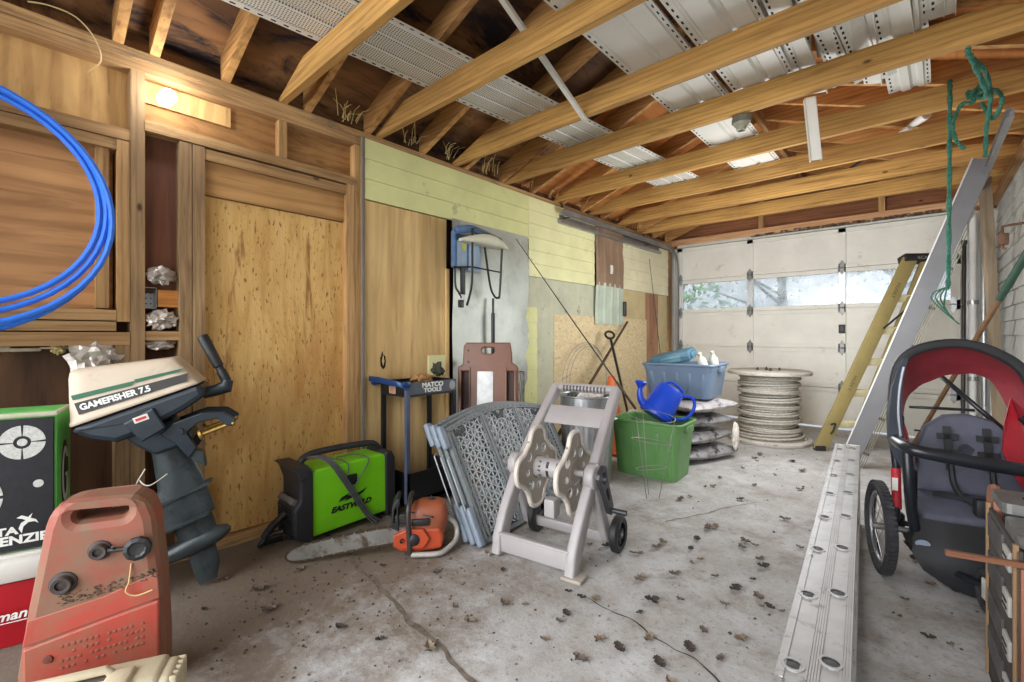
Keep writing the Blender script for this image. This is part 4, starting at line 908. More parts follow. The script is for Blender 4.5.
m.prism([(-.045,.03),(-.03,.05),(.0,.052),(.03,.04),(.21,.032),(.24,.01),(.24,-.01),(.21,-.03),(.03,-.04),(.0,-.052),(-.03,-.05),(-.045,-.03)], .022, a0, d, V((1,0,0)).cross(d), holes=[ell(.032,.026,14,.005,0), rrect(.07,.026,.012,3,.11,0)], bev=.004)
m.cyl(a1+V((-.01,0,.0))-d*.0, a1+V((.095,0,0)), .013, seg=12); m.build('crank', M('crank_black', (44,46,50), .4, 0, .1, 8), hr, 50)

# ---------------- storage totes
def tote(name, label, mat, loc, rot, w, d, h, taper=.86, rimmat=None, lip=.02):
    t = thing(name, label, 'storage tote', loc, rot); m = MB()
    def ring(sx, z, off=0): return [V((x, y, z)) for x, y in rrect(w*sx+off, d*sx+off, .045, 4)]
    m.loft([ring(taper,0), ring(taper+.005,.006), ring(.985,h-.045), ring(.985,h-.045,.012), ring(1,h,.012), ring(1,h,-.008), ring(taper,.012,-.014)], smooth=False)
    for i in range(-2, 3):
        for s in (-1, 1):
            x = i*w*.19; b0, t0 = V((x*taper, s*d/2*taper, .03)), V((x, s*d/2*.965, h-.07)); m.beam(b0, t0, .03, .012, (0,s,0), .004)
    bd = m.build('body', mat, t, 45)
    m = MB(); m.tube([(x, y, h) for x, y in rrect(w+lip, d+lip, .05, 5)], .011, 8, False, True); m.build('rim', rimmat or mat, t)
    for s in (-1, 1):
        m = MB(); m.rbox((s*(w/2+.008)-.018,-.07,h-.07), (s*(w/2+.008)+.018,.07,h-.012), .008); m.build('handle', rimmat or mat, t)
    return t
GTO = M('green_tote_plastic', (98,146,84), .4, 0, .06, 5, c2=(120,168,104), thr=(.6,.8)); BTO = M('grey_blue_tote_plastic', (104,122,144), .4, 0, .06, 5)
tote('storage_tote', 'green plastic storage tote with a blue watering can resting in it', GTO, (-1.60,3.475,0), (0,0,math.radians(3)), .55, .38, .425)
tag(MB().loft([[V((-1.60+x*s, 3.475+y*s, z+(.02*mnoise.noise(V((x*20,y*20,0))) if z > .3 else 0))) for x, y in rrect(.42,.25,.04,4)] for z, s in ((.03,.97),(.345,1.03),(.375,.7),(.38,.2))]).build('potting_soil', EARTH), 'dark soil filling the green tote under the watering can', 'soil', kind='stuff')
# watering can
CANB = M('cobalt_blue_plastic', (24,70,196), .28, 0, .06, 5)
wc = thing('watering_can', 'cobalt blue plastic watering can lying in the green tote', 'watering can', (-1.575,3.45,.455), (math.radians(-8),math.radians(33),math.radians(38)))
wc.scale = (1.15,1.15,1.15)
m = MB(); m.lathe([(0,0),(.112,0),(.116,.012),(.114,.03),(.108,.034),(.104,.12),(.096,.205),(.085,.225),(.06,.232)], (0,0,0), (0,0,1), 28); m.lathe([(.06,.232),(.056,.226),(.06,.19)], (0,0,0), (0,0,1), 28); m.build('body', CANB, wc)
m = MB(); m.tube(smoothpts([(-.10,0,.03),(-.135,0,.045),(-.165,0,.075),(-.185,0,.115)], 5), [.03-.014*i/15 for i in range(16)], 12); sp_ = m.build('spout', CANB, wc)
m = MB(); m.lathe([(.015,0),(.036,.03),(.042,.04),(.036,.05),(0,.055)], (-.183,0,.11), (-.4,0,1), 18); m.build('rose', CANB, sp_)
m = MB(); sweep(m, smoothpts([(.09,0,.215),(.14,0,.25),(.19,0,.225),(.205,0,.16),(.18,0,.09),(.105,0,.05)], 5), rrect(.028,.018,.006,2), (0,1,0)); sweep(m, smoothpts([(-.07,0,.21),(-.02,0,.262),(.06,0,.258),(.10,0,.22)], 5), rrect(.028,.016,.006,2), (0,1,0)); m.build('handle', CANB, wc)
# stacked bags with the grey tote on top
BAG = M('printed_bag_film', (150,148,148), .4, 0, .2, 7, .25, c2=(54,52,56), thr=(.54,.60)); BAGW = M('pale_bag_film', (178,174,174), .4, 0, .12, 7, .2, c2=(110,96,104), thr=(.56,.62)); BAGP = M('white_paper_bag', (222,214,204), .7, 0, .08, 7, .2)
def bag(label, c, sz, rz, mat, seed, name='soil_bag', cat='bag', group='stacked bags under the grey tote'):
    m = MB(); nu, nv = 22, 16; rings = []
    for i in range(nu+1):
        u = -1+2*i/nu; r = []
        hu = max(.04, (1-abs(u)**3.2))**.55
        for j in range(nv):
            a = 2*PI*j/nv; y = math.copysign(abs(math.cos(a))**.6, math.cos(a)); z = math.copysign(abs(math.sin(a))**.75, math.sin(a))
            p = V((u*sz[0]/2, y*sz[1]/2*(.86+.14*hu), z*sz[2]/2*hu)); w = mnoise.noise(V((p.x*11+seed, p.y*11, p.z*14)))*.012*hu; p.z += w*(1 if z > 0 else .25); p.y += w; r.append(p)
        rings.append(r)
    m.loft(rings); o = m.build(name, mat); o.location = c; o.rotation_euler = (0,0,rz); return tag(o, label, cat, group)
bx, by = -1.62, 4.22
for k, (lb, mt, dx, rz, h) in enumerate((('bottom bag of soil in the stack under the grey tote', BAG, .03, 1.2, .135), ('second bag of soil from the floor in the stack under the grey tote', BAG, .0, 1.35, .13), ('third bag of soil from the floor, one below the topmost', BAG, -.02, 1.15, .13), ('topmost pale bag of the stack, directly under the grey tote', BAGW, .04, 1.3, .125))):
    bag(lb, (bx+dx, by, .067+k*.136), (.66,.60,h-.012), rz, mt, k*3.3)
crumple('paper_bag', 'white paper bag slumped against the right end of the bag stack', (-1.225,4.34,.20), (.025,.075,.11), 77, BAGP, 'bag', q=4, amp=.3)
tote('storage_tote', 'grey-blue plastic tote piled with tool cases on top of the bags', BTO, (-1.63,4.24,.545), (0,0,math.radians(4)), .60, .56, .29, .88)
TEAL = M('teal_plastic_case', (62,104,122), .45, 0, .08, 6)
tc_ = thing('power_tool_case', 'teal plastic tool case tilted in the grey-blue tote', 'tool case', (-1.735,4.20,.89), (math.radians(6),math.radians(-13),math.radians(8)))
m = MB(); m.rbox((-.18,-.15,-.05), (.18,.15,.05), .02); m.rbox((-.17,-.155,-.006), (.17,.155,.006), .004); m.build('case_shell', TEAL, tc_); m = MB(); m.rbox((-.08,-.153,-.032), (.10,-.1495,.02), .002); m.build('label_plate', M('teal_label', (90,132,146), .5), tc_)
m = MB(); m.rbox((.17,-.1,-.03), (.20,.1,.03), .01); m.build('handle', TEAL, tc_)
BOT = M('white_bottle_plastic', (214,212,200), .4, 0, .06, 6)
for k, (x, y, ry, rz, lb) in enumerate(((-1.43,4.12,.5,1.3,'white plastic bottle lying nearest the teal case in the grey-blue tote'), (-1.42,4.38,.4,1.5,'white plastic bottle at the right end of the grey-blue tote'))):
    bt = thing('plastic_bottle', lb, 'bottle', (x,y,.835), (0,-ry,rz), 'white bottles in the tote'); MB().lathe([(0,-.09),(.034,-.09),(.038,-.08),(.038,.05),(.016,.085),(.016,.1)], seg=18).build('body', BOT, bt); MB().lathe([(.018,.095),(.019,.125),(0,.128)], seg=14).build('cap', M('bottle_cap', (190,186,170), .4), bt)
# ---------------- rope spool
sl = thing('rope_spool', 'wooden cable spool wound with thick weathered rope by the garage door', 'cable spool', (-1.19,5.36,0))
sl.scale = (.93,.93,.99)
SPW = M('grey_spool_wood', (186,181,170), .8, 0, .1, 8, .2, c2=(150,140,126), thr=(.55,.7)); ROPE = M('weathered_rope', (176,170,158), .9, 0, .14, 40, .5)
for z in (.0,.70):
    MB().lathe([(0,z),(.415,z),(.42,z+.008),(.42,z+.03),(.41,z+.038),(0,z+.038)], seg=48).build('flange', SPW, sl, 50)
MB().cyl((0,0,.03), (0,0,.71), .2, seg=32).build('core', SPW, sl)
m = MB(); pts = []; T = 31
for i in range(T*32+1):
    t = i/32; z = .055+.63*t/T; r = .285+.02*math.sin(t*1.7)+.012*math.sin(t*5.1)+.07*max(0, 1-t/5)**1.5
    a = 2*PI*t; pts.append((r*math.cos(a), r*math.sin(a), z+.006*math.sin(a*1.0+t)))
m.tube(pts, .0122, 7); m.build('rope', ROPE, sl)
m = MB()
for k in range(4):
    a = k*PI/2+.4; m.lathe([(.016,0),(.014,.012),(.008,.016),(.008,.03),(0,.03)], (.11*math.cos(a), .11*math.sin(a), .738), (0,0,1), 8)
m.lathe([(.05,0),(.05,.004),(0,.004)], (0,0,.737), (0,0,1), 18); m.build('bolt', DKST, sl)
# ---------------- galvanised bin, cone, odds and ends behind the reel
tcn = thing('trash_can', 'ribbed galvanised metal trash can standing behind the hose reel', 'trash can', (-1.875,2.935,0))
prof = lambda n, a: .195+.004*math.cos(a*26)
m = MB(); seg = 104; rings = []
for z, s in ((.0,.86),(.02,.88),(.05,.885),(.56,.99),(.60,1.0),(.645,1.0)):
    rings.append([V(((.20*s+(.0035*math.cos(a*26) if .03 < z < .58 else 0))*math.cos(a), (.20*s+(.0035*math.cos(a*26) if .03 < z < .58 else 0))*math.sin(a), z)) for a in [2*PI*i/seg for i in range(seg)]])
rings += [[V((p.x*.97, p.y*.97, .64)) for p in rings[-1]], [V((p.x*.85, p.y*.85, .03)) for p in rings[-1]]]
m.loft(rings, caps=True); m.build('body', STEEL, tcn)
m = MB(); m.tube([(.202*math.cos(a), .202*math.sin(a), .648) for a in [2*PI*i/40 for i in range(40)]], .008, 8, False, True); m.tube([(.198*math.cos(a), .198*math.sin(a), .58) for a in [2*PI*i/40 for i in range(40)]], .004, 6, False, True); m.build('rim', STEEL, tcn)
for s in (-1, 1):
    m = MB(); m.tube([(s*.19,-.05,.50),(s*.225,-.05,.49),(s*.225,.05,.49),(s*.19,.05,.50)], .005, 6); m.build('handle', STEEL, tcn)
crumple('crumpled_bag', 'white crumpled plastic bag stuffed in the galvanised trash can', (-1.835,2.935,.63), (.085,.095,.075), 21, M('white_film', (216,212,206), .4, 0, .08, 9), 'plastic bag', q=7)
crumple('brown_rag', 'dark green folded tarp lying on the left of the trash can opening', (-1.965,2.865,.62), (.04,.04,.05), 22, M('dark_tarp', (74,80,72), .7, 0, .15, 9), 'tarp', q=5)
tn = thing('traffic_cone', 'orange plastic cone standing behind the green tote', 'traffic cone', (-2.18,3.84,0)); CON = M('cone_orange', (216,104,48), .5, 0, .08, 8, c2=(170,80,44), thr=(.6,.7))
MB().lathe([(.135,.02),(.13,.03),(.035,.70),(.028,.71),(.024,.70)], seg=28).build('cone_body', CON, tn); MB().rbox((-.17,-.17,0), (.17,.17,.028), .01).build('base', CON, tn)
tl = thing('teal_tub', 'teal plastic tub with a wavy rim standing behind the hose reel handle', 'tub', (-2.03,3.33,0)); tl.scale = (.55,.55,.97); m = MB(); seg = 48
m.loft([[V((r*math.cos(a), r*math.sin(a), z+w*math.sin(4*a))) for a in [2*PI*i/seg for i in range(seg)]] for r, z, w in ((.14,0,0),(.17,.55,0),(.185,.62,.02),(.178,.62,.02),(.135,.02,0))]); m.build('tub_body', M('teal_tub_plastic', (80,150,170), .4, 0, .06, 6), tl)
# wire cage rings and legs
WIR = M('galvanised_wire', (150,148,142), .4, .6, .1, 20); RUS = M('rusty_wire', (110,92,76), .6, .4, .2, 20)
tg = thing('tomato_cage', 'thin wire plant cage standing between the hose reel and green tote', 'plant cage', (-1.36,2.93,0)); m = MB()
for z, r in ((.20,.10),(.38,.13),(.55,.155)): m.tube([(r*math.cos(a), r*math.sin(a), z+.02*math.sin(a+z*9)) for a in [2*PI*i/28 for i in range(28)]], .0025, 6, False, True)
m.build('hoop', WIR, tg)
for k in range(3):
    a = k*2*PI/3+.3; MB().tube([(.05*math.cos(a), .05*math.sin(a), 0), (.155*math.cos(a), .155*math.sin(a), .56)], .0025, 6).build('leg', WIR, tg)
wf = thing('wire_fencing', 'roll of diamond wire fencing standing left of the trash can', 'wire fencing', (-2.47,2.72,0)); wf.scale = (.6,.6,1); m = MB(); nk = 11
for k in range(-4, nk):
    for s in (-1, 1):
        pts = []
        for j in range(25):
            z = .80*j/24; a = 2*PI*(k/nk)+s*z*1.9; pts.append((.20*math.cos(a), .20*math.sin(a), z+.003))
        m.tube(pts, .0024, 5, True)
for z in (.004,.80): m.tube([(.2*math.cos(a), .2*math.sin(a), z) for a in [2*PI*i/28 for i in range(28)]], .003, 5, False, True)
m.build('mesh_wire', RUS, wf)
m = MB(); 
for k in range(3): m.tube([(-2.60+.02*k+.0*a, 4.05+.42*math.cos(a)*(1-.08*k), .62+.40*math.sin(a)*(1-.05*k)) for a in [2*PI*i/40 for i in range(40)]], .0028, 6, False, True)
tag(m.build('wire_coil', WIR), 'big loose coil of thin wire leaning on the strand board', 'wire coil')
# rods and long tools
def rod(name, label, p0, p1, r0, r1, mat, cat, extra=None):
    t = thing(name, label, cat, p0); a, b_ = V((0,0,0)), V(p1)-V(p0); MB().tube([a, a+(b_-a)*.5+V((0,0,-.01)), b_], [r0,(r0+r1)/2,r1], 8).build('shaft', mat, t)
    if extra: extra(t, b_)
    return t
GRAPH = M('dark_graphite', (40,38,36), .4)
def rod_bits(t, d):
    m = MB(); u = d.normalized(); s = u.orthogonal().normalized()
    for f in (.35,.5,.64,.76,.87,.95,.99): m.tube([d*f+s*.008+s*.008*math.cos(q)+u*.008*math.sin(q) for q in [2*PI*i/10 for i in range(10)]], .0015, 5, False, True)
    m.build('line_guide', STEEL, t)
    q = MB(); q.cyl(u*.0, u*.28, .012, seg=10); q.build('grip', M('cork_grip', (90,76,60), .8, 0, .2, 20), t)
rod('fishing_rod', 'long dark fishing rod slanting from the watering can up to the wall', (-1.80,3.58,.47), (-2.63,2.98,1.94), .008, .003, GRAPH, 'fishing rod', rod_bits)
rod('fishing_rod', 'short dark fishing rod leaning upright on the cream siding near the door', (-2.40,5.66,.01), (-2.655,5.66,2.10), .008, .003, GRAPH, 'fishing rod', rod_bits)
rod('leaning_pole', 'dark brown wooden pole leaning on the strand board behind the trash can', (-2.25,2.75,.0), (-2.615,4.98,1.255), .017, .013, M('dark_brown_wood', (76,58,42), .7, 0, .2, 12), 'pole')
rr = thing('ring_bar', 'black steel bar with a ring at its top end leaning on the brown pole', 'steel bar', (-1.86,3.75,.0))
d = V((-2.52,4.40,1.10))-V((-1.86,3.75,0)); MB().tube([V((0,0,0)), d*.5, d*.95], [.011,.013,.016], 10).build('shaft', BLKM, rr)
m = MB(); u = d.normalized(); s_ = V((.6,.75,0)).normalized(); v_ = u.cross(s_).normalized(); m.tube([d+s_*.05*math.cos(q)+u*.05*math.sin(q) for q in [2*PI*i/20 for i in range(20)]], .013, 8, False, True); m.build('ring', BLKM, rr)
m = MB(); m.box((XL+.03,4.63,1.80), (XL+.045,4.68,1.90)); m.box((XL+.045,4.65,1.83), (XL+.05,4.66,1.85)); tag(m.build('switch_plate', WHITE), 'white switch plate on the brown ribbed sheet', 'switch plate')
m = MB(); m.rbox((XL+.03,4.93,1.32), (XL+.06,4.985,1.5), .01); tag(m.build('metal_bracket', DKST), 'dark metal bracket at the torn edge of the ribbed sheet', 'bracket')
# ================================================================ RIGHT SIDE
# ---------------- aluminium extension ladder lying on edge
LADG = M('scuffed_aluminium', (164,164,163), .45, .3, .1, 9, .08, c2=(120,116,110), thr=(.56,.68)); HOLE = M('rung_bore', (58,58,60), .6)
fl_ = thing('extension_ladder', 'long aluminium extension ladder lying on its edge across the floor', 'extension ladder', (-.378,3.30,0), (0,0,math.radians(4.2)))
LL = 3.75
def ladder_section(nm, x0, x1, zt, off):
    m = MB(); w = x1-x0
    for z, s in ((zt,-1), (.012,1)):
        m.box((x0,-LL,z-.003), (x1,0,z+.003)); m.box((x0,-LL,min(z,z+s*.03)), (x0+.004,0,max(z,z+s*.03))); m.box((x1-.004,-LL,min(z,z+s*.03)), (x1,0,max(z,z+s*.03)))
    for f in (.03,.1,.17,.24,.76,.83,.9,.97): m.box((x0+w*f-.0018,-LL,zt+.002), (x0+w*f+.0018,0,zt+.0055))
    sec = m.build(nm, LADG, fl_)
    k = 0; y = -.095-off
    while y > -LL+.1:
        m = MB(); m.cyl(((x0+x1)/2,y,.014), ((x0+x1)/2,y,zt+.002), .015, seg=14)
        m.lathe([(.0155,0),(.0205,0),(.0205,.006),(.0155,.006)], ((x0+x1)/2,y,zt+.001), (0,0,1), 20); m.mat(1).lathe([(0,.0058),(.0155,.0045)], ((x0+x1)/2,y,zt), (0,0,1), 20); m.build('rung', [LADG, HOLE], sec); y -= .305
    return sec
ladder_section('fly_section', 0, .05, .448, .045); ladder_section('base_section', .0515, .116, .452, 0)
m = MB(); m.rbox((-.003,-.012,.0), (.052,.02,.452), .006); m.rbox((.054,-.012,.0), (.119,.02,.457), .006); m.build('end_cap', M('white_end_cap', (206,208,206), .5, 0, .08, 12), fl_)
m = MB()
for y in (-.5,-1.72,-2.33): m.lathe([(.006,0),(.005,.004),(0,.005)], (.012,y,.4505), (0,0,1), 8)
m.build('rivet', STEEL, fl_)
# ---------------- yellow step ladder, folded, leaning
YLW = M('worn_yellow_fibreglass', (150,134,84), .5, 0, .1, 6, .1, c2=(150,132,70), thr=(.6,.75)); YLB = M('yellow_step_plastic', (206,180,74), .4, 0, .06, 6)
yl = thing('step_ladder', 'yellow folded step ladder leaning beside the grey plank near the garage door', 'step ladder', (-.70,5.20,0), (0,0,math.radians(31)))
d = V((.72,.0,1.80)); dn = d.normalized(); side = V((.0,1,0)); lat = V((.42,0,0))
BL = [V((-.02,0,0)), V((.27,.03,0))]; TL = [V((.73,.0,1.80)), V((.90,.03,1.80))]
for i in range(2):
    m = MB(); m.beam(BL[i], TL[i], .115, .03, (0,1,0), .004); r_ = m.build('front_rail', YLW, yl)
    MB().rbox(tuple(BL[i]+V((-.045,-.03,-.0))), tuple(BL[i]+V((.045,.04,.045))), .006).build('foot', BLK, r_)
    m = MB(); m.beam(BL[i]+V((.045,.075,0)), TL[i]+V((-.0,.05,-.06)), .055, .022, (0,1,0), .004); m.build('rear_rail', YLB if i == 0 else YLW, yl)
for k in range(5):
    t = .14+.165*k; a, b_ = BL[0].lerp(TL[0], t), BL[1].lerp(TL[1], t); m = MB(); m.beam(a+V((0,.01,0)), b_+V((0,.01,0)), .07, .022, (0,1,.35), .003); m.build('step', M('pale_step', (224,214,170), .5, .1, .06, 9), yl)
m = MB(); m.beam(TL[0]+V((-.055,.02,.005)), TL[1]+V((.055,.02,.005)), .11, .07, (0,.3,1), .01); cap_ = m.build('top_cap', BLK, yl)
m = MB()
q0 = BL[0].lerp(TL[0], .70); m.beam(q0+V((.0,-.02,-.10)), q0+V((.17,-.02,.06)), .014, .01, (0,1,0)); m.build('spreader', BLK, yl)
lettering('lettering', 'XCA', .04, TL[0].lerp(TL[1], .5)+V((0,-.042,.008)), (1,0,0), (0,0,1), M('faded_print', (150,150,146), .6), cap_)
for k, t in enumerate((.36, .84)):
    p = BL[0].lerp(TL[0], t)+V((0,-.0165,0)); ex = (BL[0]-TL[0]).normalized(); lettering('lettering', 'HUSKY', .045, p, ex, V((0,-1,0)).cross(ex), M('faded_black_print', (84,76,50), .6), yl, align='CENTER', space=1.1)
m = MB(); p = BL[0].lerp(TL[0], .14); m.tube(smoothpts([p+V((-.02,-.02,.0)), p+V((.02,-.022,.01)), p+V((.0,-.022,-.06)), p+V((-.02,-.02,-.09))], 5), .008, 6); m.build('strap', BLK, yl)
# ---------------- grey plank leaning on the roof
PLK = M('brushed_grey_plank', (108,108,110), .5, .3, .08, 3, .03)
pk = thing('aluminium_plank', 'long flat grey aluminium plank leaning from the floor up to the roof joists', 'plank', (-.46,4.72,0))
a, b_ = V((0,0,.0)), V((.80,.03,2.38)); u = (b_-a).normalized(); nrm = V((0,-1,0))
m = MB(); m.beam(a, b_, .126, .004, nrm); sd = u.cross(nrm).normalized()
if sd.x < 0: sd = -sd
for s in (-1, 1): m.beam(a+sd*s*.062+V((0,.02,0)), b_+sd*s*.062+V((0,.02,0)), .004, .04, nrm)
m.build('face', PLK, pk)
MB().beam(a-sd*.060+V((0,-.003,0)), b_-sd*.060+V((0,-.003,0)), .010, .006, nrm).build('bright_edge', M('bright_edge', (196,196,194), .4, .3, .06, 9), pk)
m = MB()
for k, o_ in enumerate((.074,.088,.102)): m.beam(a+sd*o_+V((0,.03,0)), a+(b_-a)*(.86-.06*k)+sd*o_+V((0,.03,0)), .006, .03, nrm)
m.build('edge_channel', M('yellowed_aluminium', (128,124,108), .45, .4, .12, 9), pk)
m = MB()
for k in range(6): p = a+(b_-a)*(.06+.125*k)+sd*.084+V((0,.035,0)); m.beam(p-sd*.02, p+sd*.02, .02, .02, nrm)
m.build('cross_tie', DKST, pk)
# ---------------- posts, pipes and handles in the right corner
def pole(name, label, p0, p1, r, mat, cat, seg=12, bits=None, group=None):
    t = thing(name, label, cat, p0, group=group); MB().cyl((0,0,0), V(p1)-V(p0), r, seg=seg).build('shaft', mat, t)
    if bits: bits(t, V(p1)-V(p0))
    return t
def collars(t, d):
    for f in (.3,.62): MB().cyl(d*f-V((0,0,.02)), d*f+V((0,0,.02)), .040, seg=14).build('coupling', STEEL, t)
pole('metal_post', 'thin grey steel post standing left of the white pipe at the door', (.30,6.10,0), (.318,6.30,2.0), .016, DKST, 'post', bits=lambda t, d: MB().rbox(tuple(d-V((.022,.022,.01))), tuple(d+V((.022,.022,.03))), .005).build('cap', BLK, t))
pole('plastic_pipe', 'white plastic pipe standing in the corner right of the garage door', (.37,6.12,0), (.38,6.28,2.28), .028, VIN, 'pipe', bits=collars)
pole('steel_pipe', 'shiny galvanised pipe standing between the white pipe and leaning post', (.445,6.08,0), (.445,6.22,2.15), .024, STEEL, 'pipe')
pole('steel_pipe', 'fat galvanised pipe standing against the grey lapped wall corner', (.47,5.80,0), (.49,5.95,1.50), .036, STEEL, 'pipe', bits=collars)
m = MB(); m.beam((.485,5.32,.0), (.385,5.28,2.37), .035, .075, (1,0,0), .004); tag(m.build('wooden_post', wood('grey_weathered_post', (150,134,112), (104,90,74), 'z')), 'weathered wooden post leaning in the corner right of the pipes', 'post')
sh = thing('shovel', 'long brown wooden handle with a green grip leaning behind the stroller', 'shovel', (-.06,5.86,.02)); d = V((.50,4.42,1.60))-V((-.06,5.86,.02))
MB().cyl((0,0,0), d*.86, .017, seg=12).build('handle', M('brown_handle', (112,82,54), .6, 0, .2, 14, .1), sh); MB().tube([d*.84, d*.9, d*1.06], [.02,.024,.022], 12).build('grip', M('green_grip', (36,66,52), .6), sh)
m = MB(); m.tube([(XR-.012,4.6,1.86),(XR-.14,4.6,1.85),(XR-.14,4.6,1.70),(XR-.12,4.6,1.69)], .010, 8); m.rbox((XR-.16,4.57,1.72), (XR-.11,4.63,1.80), .008); tag(m.build('wall_hook', M('rusty_iron', (110,80,62), .7, .4, .2, 14)), 'rusty iron hook fixed to the grey lapped wall', 'hook')
# ---------------- jogging stroller
st_ = thing('stroller', 'red and black jogging stroller with an open canopy parked at the right wall', 'stroller', (-.141,2.735,0), (0,0,math.radians(15.7)))
FBK = M('black_nylon', (36,37,40), .6, 0, .15, 9, .1); FRD = M('red_nylon', (186,38,52), .6, 0, .12, 5, .15); FRL = M('dark_red_lining', (142,38,50), .7, 0, .15, 6, .2); FSL = M('slate_fabric', (84,86,100), .8, 0, .1, 12, .15); FNV = M('navy_flap', (46,52,64), .6, 0, .15, 9)
TYR = M('dusty_tyre', (56,56,60), .8, 0, .2, 14, .1, c2=(120,116,112), thr=(.6,.75)); TUBE = M('black_tube', (40,42,48), .3, .3, .1, 8)
for x in (.0,.60):
    m = MB(); m.tube([(x,.182*math.cos(q),.206+.182*math.sin(q)) for q in [2*PI*i/40 for i in range(40)]], .023, 12, False, True)
    for i in range(60): q = 2*PI*i/60; c = V((x,.206*math.cos(q)*.995,.206+.206*.995*math.sin(q))); m.beam(c+V((-.016,0,0)), c+V((.016,0,0)), .012, .006, (0,math.cos(q),math.sin(q)))
    ty = m.build('tyre', TYR, st_)
    m = MB(); m.tube([(x,.158*math.cos(q),.206+.158*math.sin(q)) for q in [2*PI*i/40 for i in range(40)]], .008, 8, False, True); m.cyl((x-.03,0,.206), (x+.03,0,.206), .016, seg=14)
    for i in range(20): q = 2*PI*i/20; m.tube([(x+(.02 if i % 2 else -.02),.014*math.cos(q+.3),.206+.014*math.sin(q+.3)), (x,.156*math.cos(q),.206+.156*math.sin(q))], .0018, 5)
    m.build('spoked_rim', STEEL, ty)
m = MB(); m.cyl((.02,0,.206), (.58,0,.206), .011, seg=10); m.build('axle', STEEL, st_)
for x, xs in ((.085,1), (.575,-1)):
    m = MB(); m.tube(smoothpts([(x-.02*xs,.04,.19),(x,.10,.30),(x,.11,.48),(x-.012*xs,.13,.62),(x,.2,.70),(x+.01*xs,.22,.72)], 5), .016, 10); fr = m.build('side_tube', TUBE, st_)
    m = MB(); m.tube([(x,.095,.27),(x,.11,.46)], .019, 12); m.build('red_sleeve', FRD, fr)
    m = MB(); m.box((x-.012*xs-.01,.076,.36), (x-.012*xs+.012,.08,.42)); m.build('label_plate', WHITE, fr)
    m = MB(); m.tube([(x,.12,.2),(x+.03*xs,-.02,.24),(x+.02*xs,-.06,.50)], .015, 8); m.rbox((x-.02,.08,.16), (x+.03,.14,.25), .01); m.build('lower_strut', TUBE, fr)
m = MB(); m.tube(smoothpts([(.08,.10,.60),(.075,-.02,.60),(.085,-.085,.598),(.13,-.115,.59),(.34,-.13,.565),(.53,-.115,.552),(.58,-.08,.55),(.585,.1,.56)], 6), .027, 12); m.build('bumper_bar', TUBE, st_)
m = MB(); m.tube(smoothpts([(.083,-.06,.59),(.085,-.075,.45),(.10,-.06,.30),(.12,-.05,.20)], 5), .021, 10).build('front_strut', TUBE, st_); m = MB(); m.tube(smoothpts([(.578,-.06,.54),(.58,-.075,.45),(.56,-.06,.30),(.52,-.05,.20)], 5), .015, 10); m.build('front_strut', TUBE, st_)
def arch_pts(pts, n=5): return smoothpts([V(p) for p in pts], n)
fr_ = arch_pts([(.075,.12,.74),(.09,.12,.935),(.16,.12,1.028),(.303,.12,1.062),(.43,.12,1.025),(.535,.12,.93),(.58,.12,.76)]); re_ = arch_pts([(.16,.30,.62),(.19,.36,.76),(.262,.37,.845),(.40,.38,.905),(.50,.38,.89),(.55,.37,.81),(.585,.32,.66)])
m = MB(); n = len(fr_); rows = []
for j in range(7):
    t = j/6; rows.append([fr_[i].lerp(re_[i], t)+V((0,0,.02*math.sin(PI*t)+.012*mnoise.noise(V((i*.35,t*3,0)))*(1 if 0 < j else 0))) for i in range(n)])
m.loft(rows, closed=False, caps=False); ca = m.build('canopy_lining', FRL, st_)
m = MB(); m.loft([[p+(p-V((.33,p.y,.7))).normalized()*.012 for p in r] for r in rows], closed=False, caps=False); m.build('canopy_shell', FBK, st_)
m = MB(); sweep(m, [p+V((0,-.004,0)) for p in fr_], rrect(.04,.042,.012,3), (0,1,0)); m.build('canopy_rim', FBK, st_)
m = MB(); m.loft([[V((x+a_*w, .10+b_, z)) for a_, b_ in rrect(1,.05,.02,3)] for z, x, w in ((.99,.115,.02),(.95,.100,.03),(.85,.082,.04),(.72,.076,.05),(.60,.082,.056),(.52,.098,.05),(.47,.112,.03))])
fp = m.build('side_flap', FNV, st_)
m = MB(); m.tube(smoothpts([(.105,.072,.95),(.09,.072,.85),(.085,.07,.72),(.10,.072,.56)], 5), .006, 6); m.build('flap_piping', M('silver_piping', (150,156,164), .4, .3), fp)
m = MB(); m.rbox((.068,.09,.60), (.115,.15,.72), .012); m.build('canopy_pivot', BLK, st_)
bo_ = [(.17,.36),(.185,.55),(.225,.655),(.30,.712),(.385,.722),(.47,.70),(.535,.63),(.56,.50),(.57,.36)]
m = MB(); rows = []
for j, (f, dy) in enumerate(((1,0),(.97,-.018),(.85,-.028),(.4,-.03),(0.02,-.03))): rows.append([V((.37+(x-.37)*f, .16+(z-.36)*.22+dy, .50+(z-.50)*f)) for x, z in bo_])
m.loft(rows, caps=True); rows = [[V((x, .16+(z-.36)*.22+q, z)) for x, z in bo_] for q in (0,.02)]; m.loft(rows); bk = m.build('backrest', FSL, st_)
m = MB(); m.rbox((.14,-.03,.255), (.57,.20,.335), .03, 3, Rx(.33)); pd = m.build('seat_pad', FSL, st_)
def cross(x):
    q = MB(); q.box((x-.012,.0,.0), (x+.012,.004,.0)); q = MB()
    B = lambda x0, x1, z0, z1: q.add([(xx, .16+(zz-.36)*.22-.034-k*.004, zz) for k in (0,1) for xx, zz in ((x0,z0),(x1,z0),(x1,z1),(x0,z1))], [(0,3,2,1),(4,5,6,7),(0,1,5,4),(1,2,6,5),(2,3,7,6),(3,0,4,7)], False)
    B(x-.014,x+.014,.42,.665); B(x-.038,x+.038,.605,.632); B(x-.038,x+.038,.535,.56); q.build('harness_slot', FBK, bk)
cross(.295); cross(.435)
m = MB()
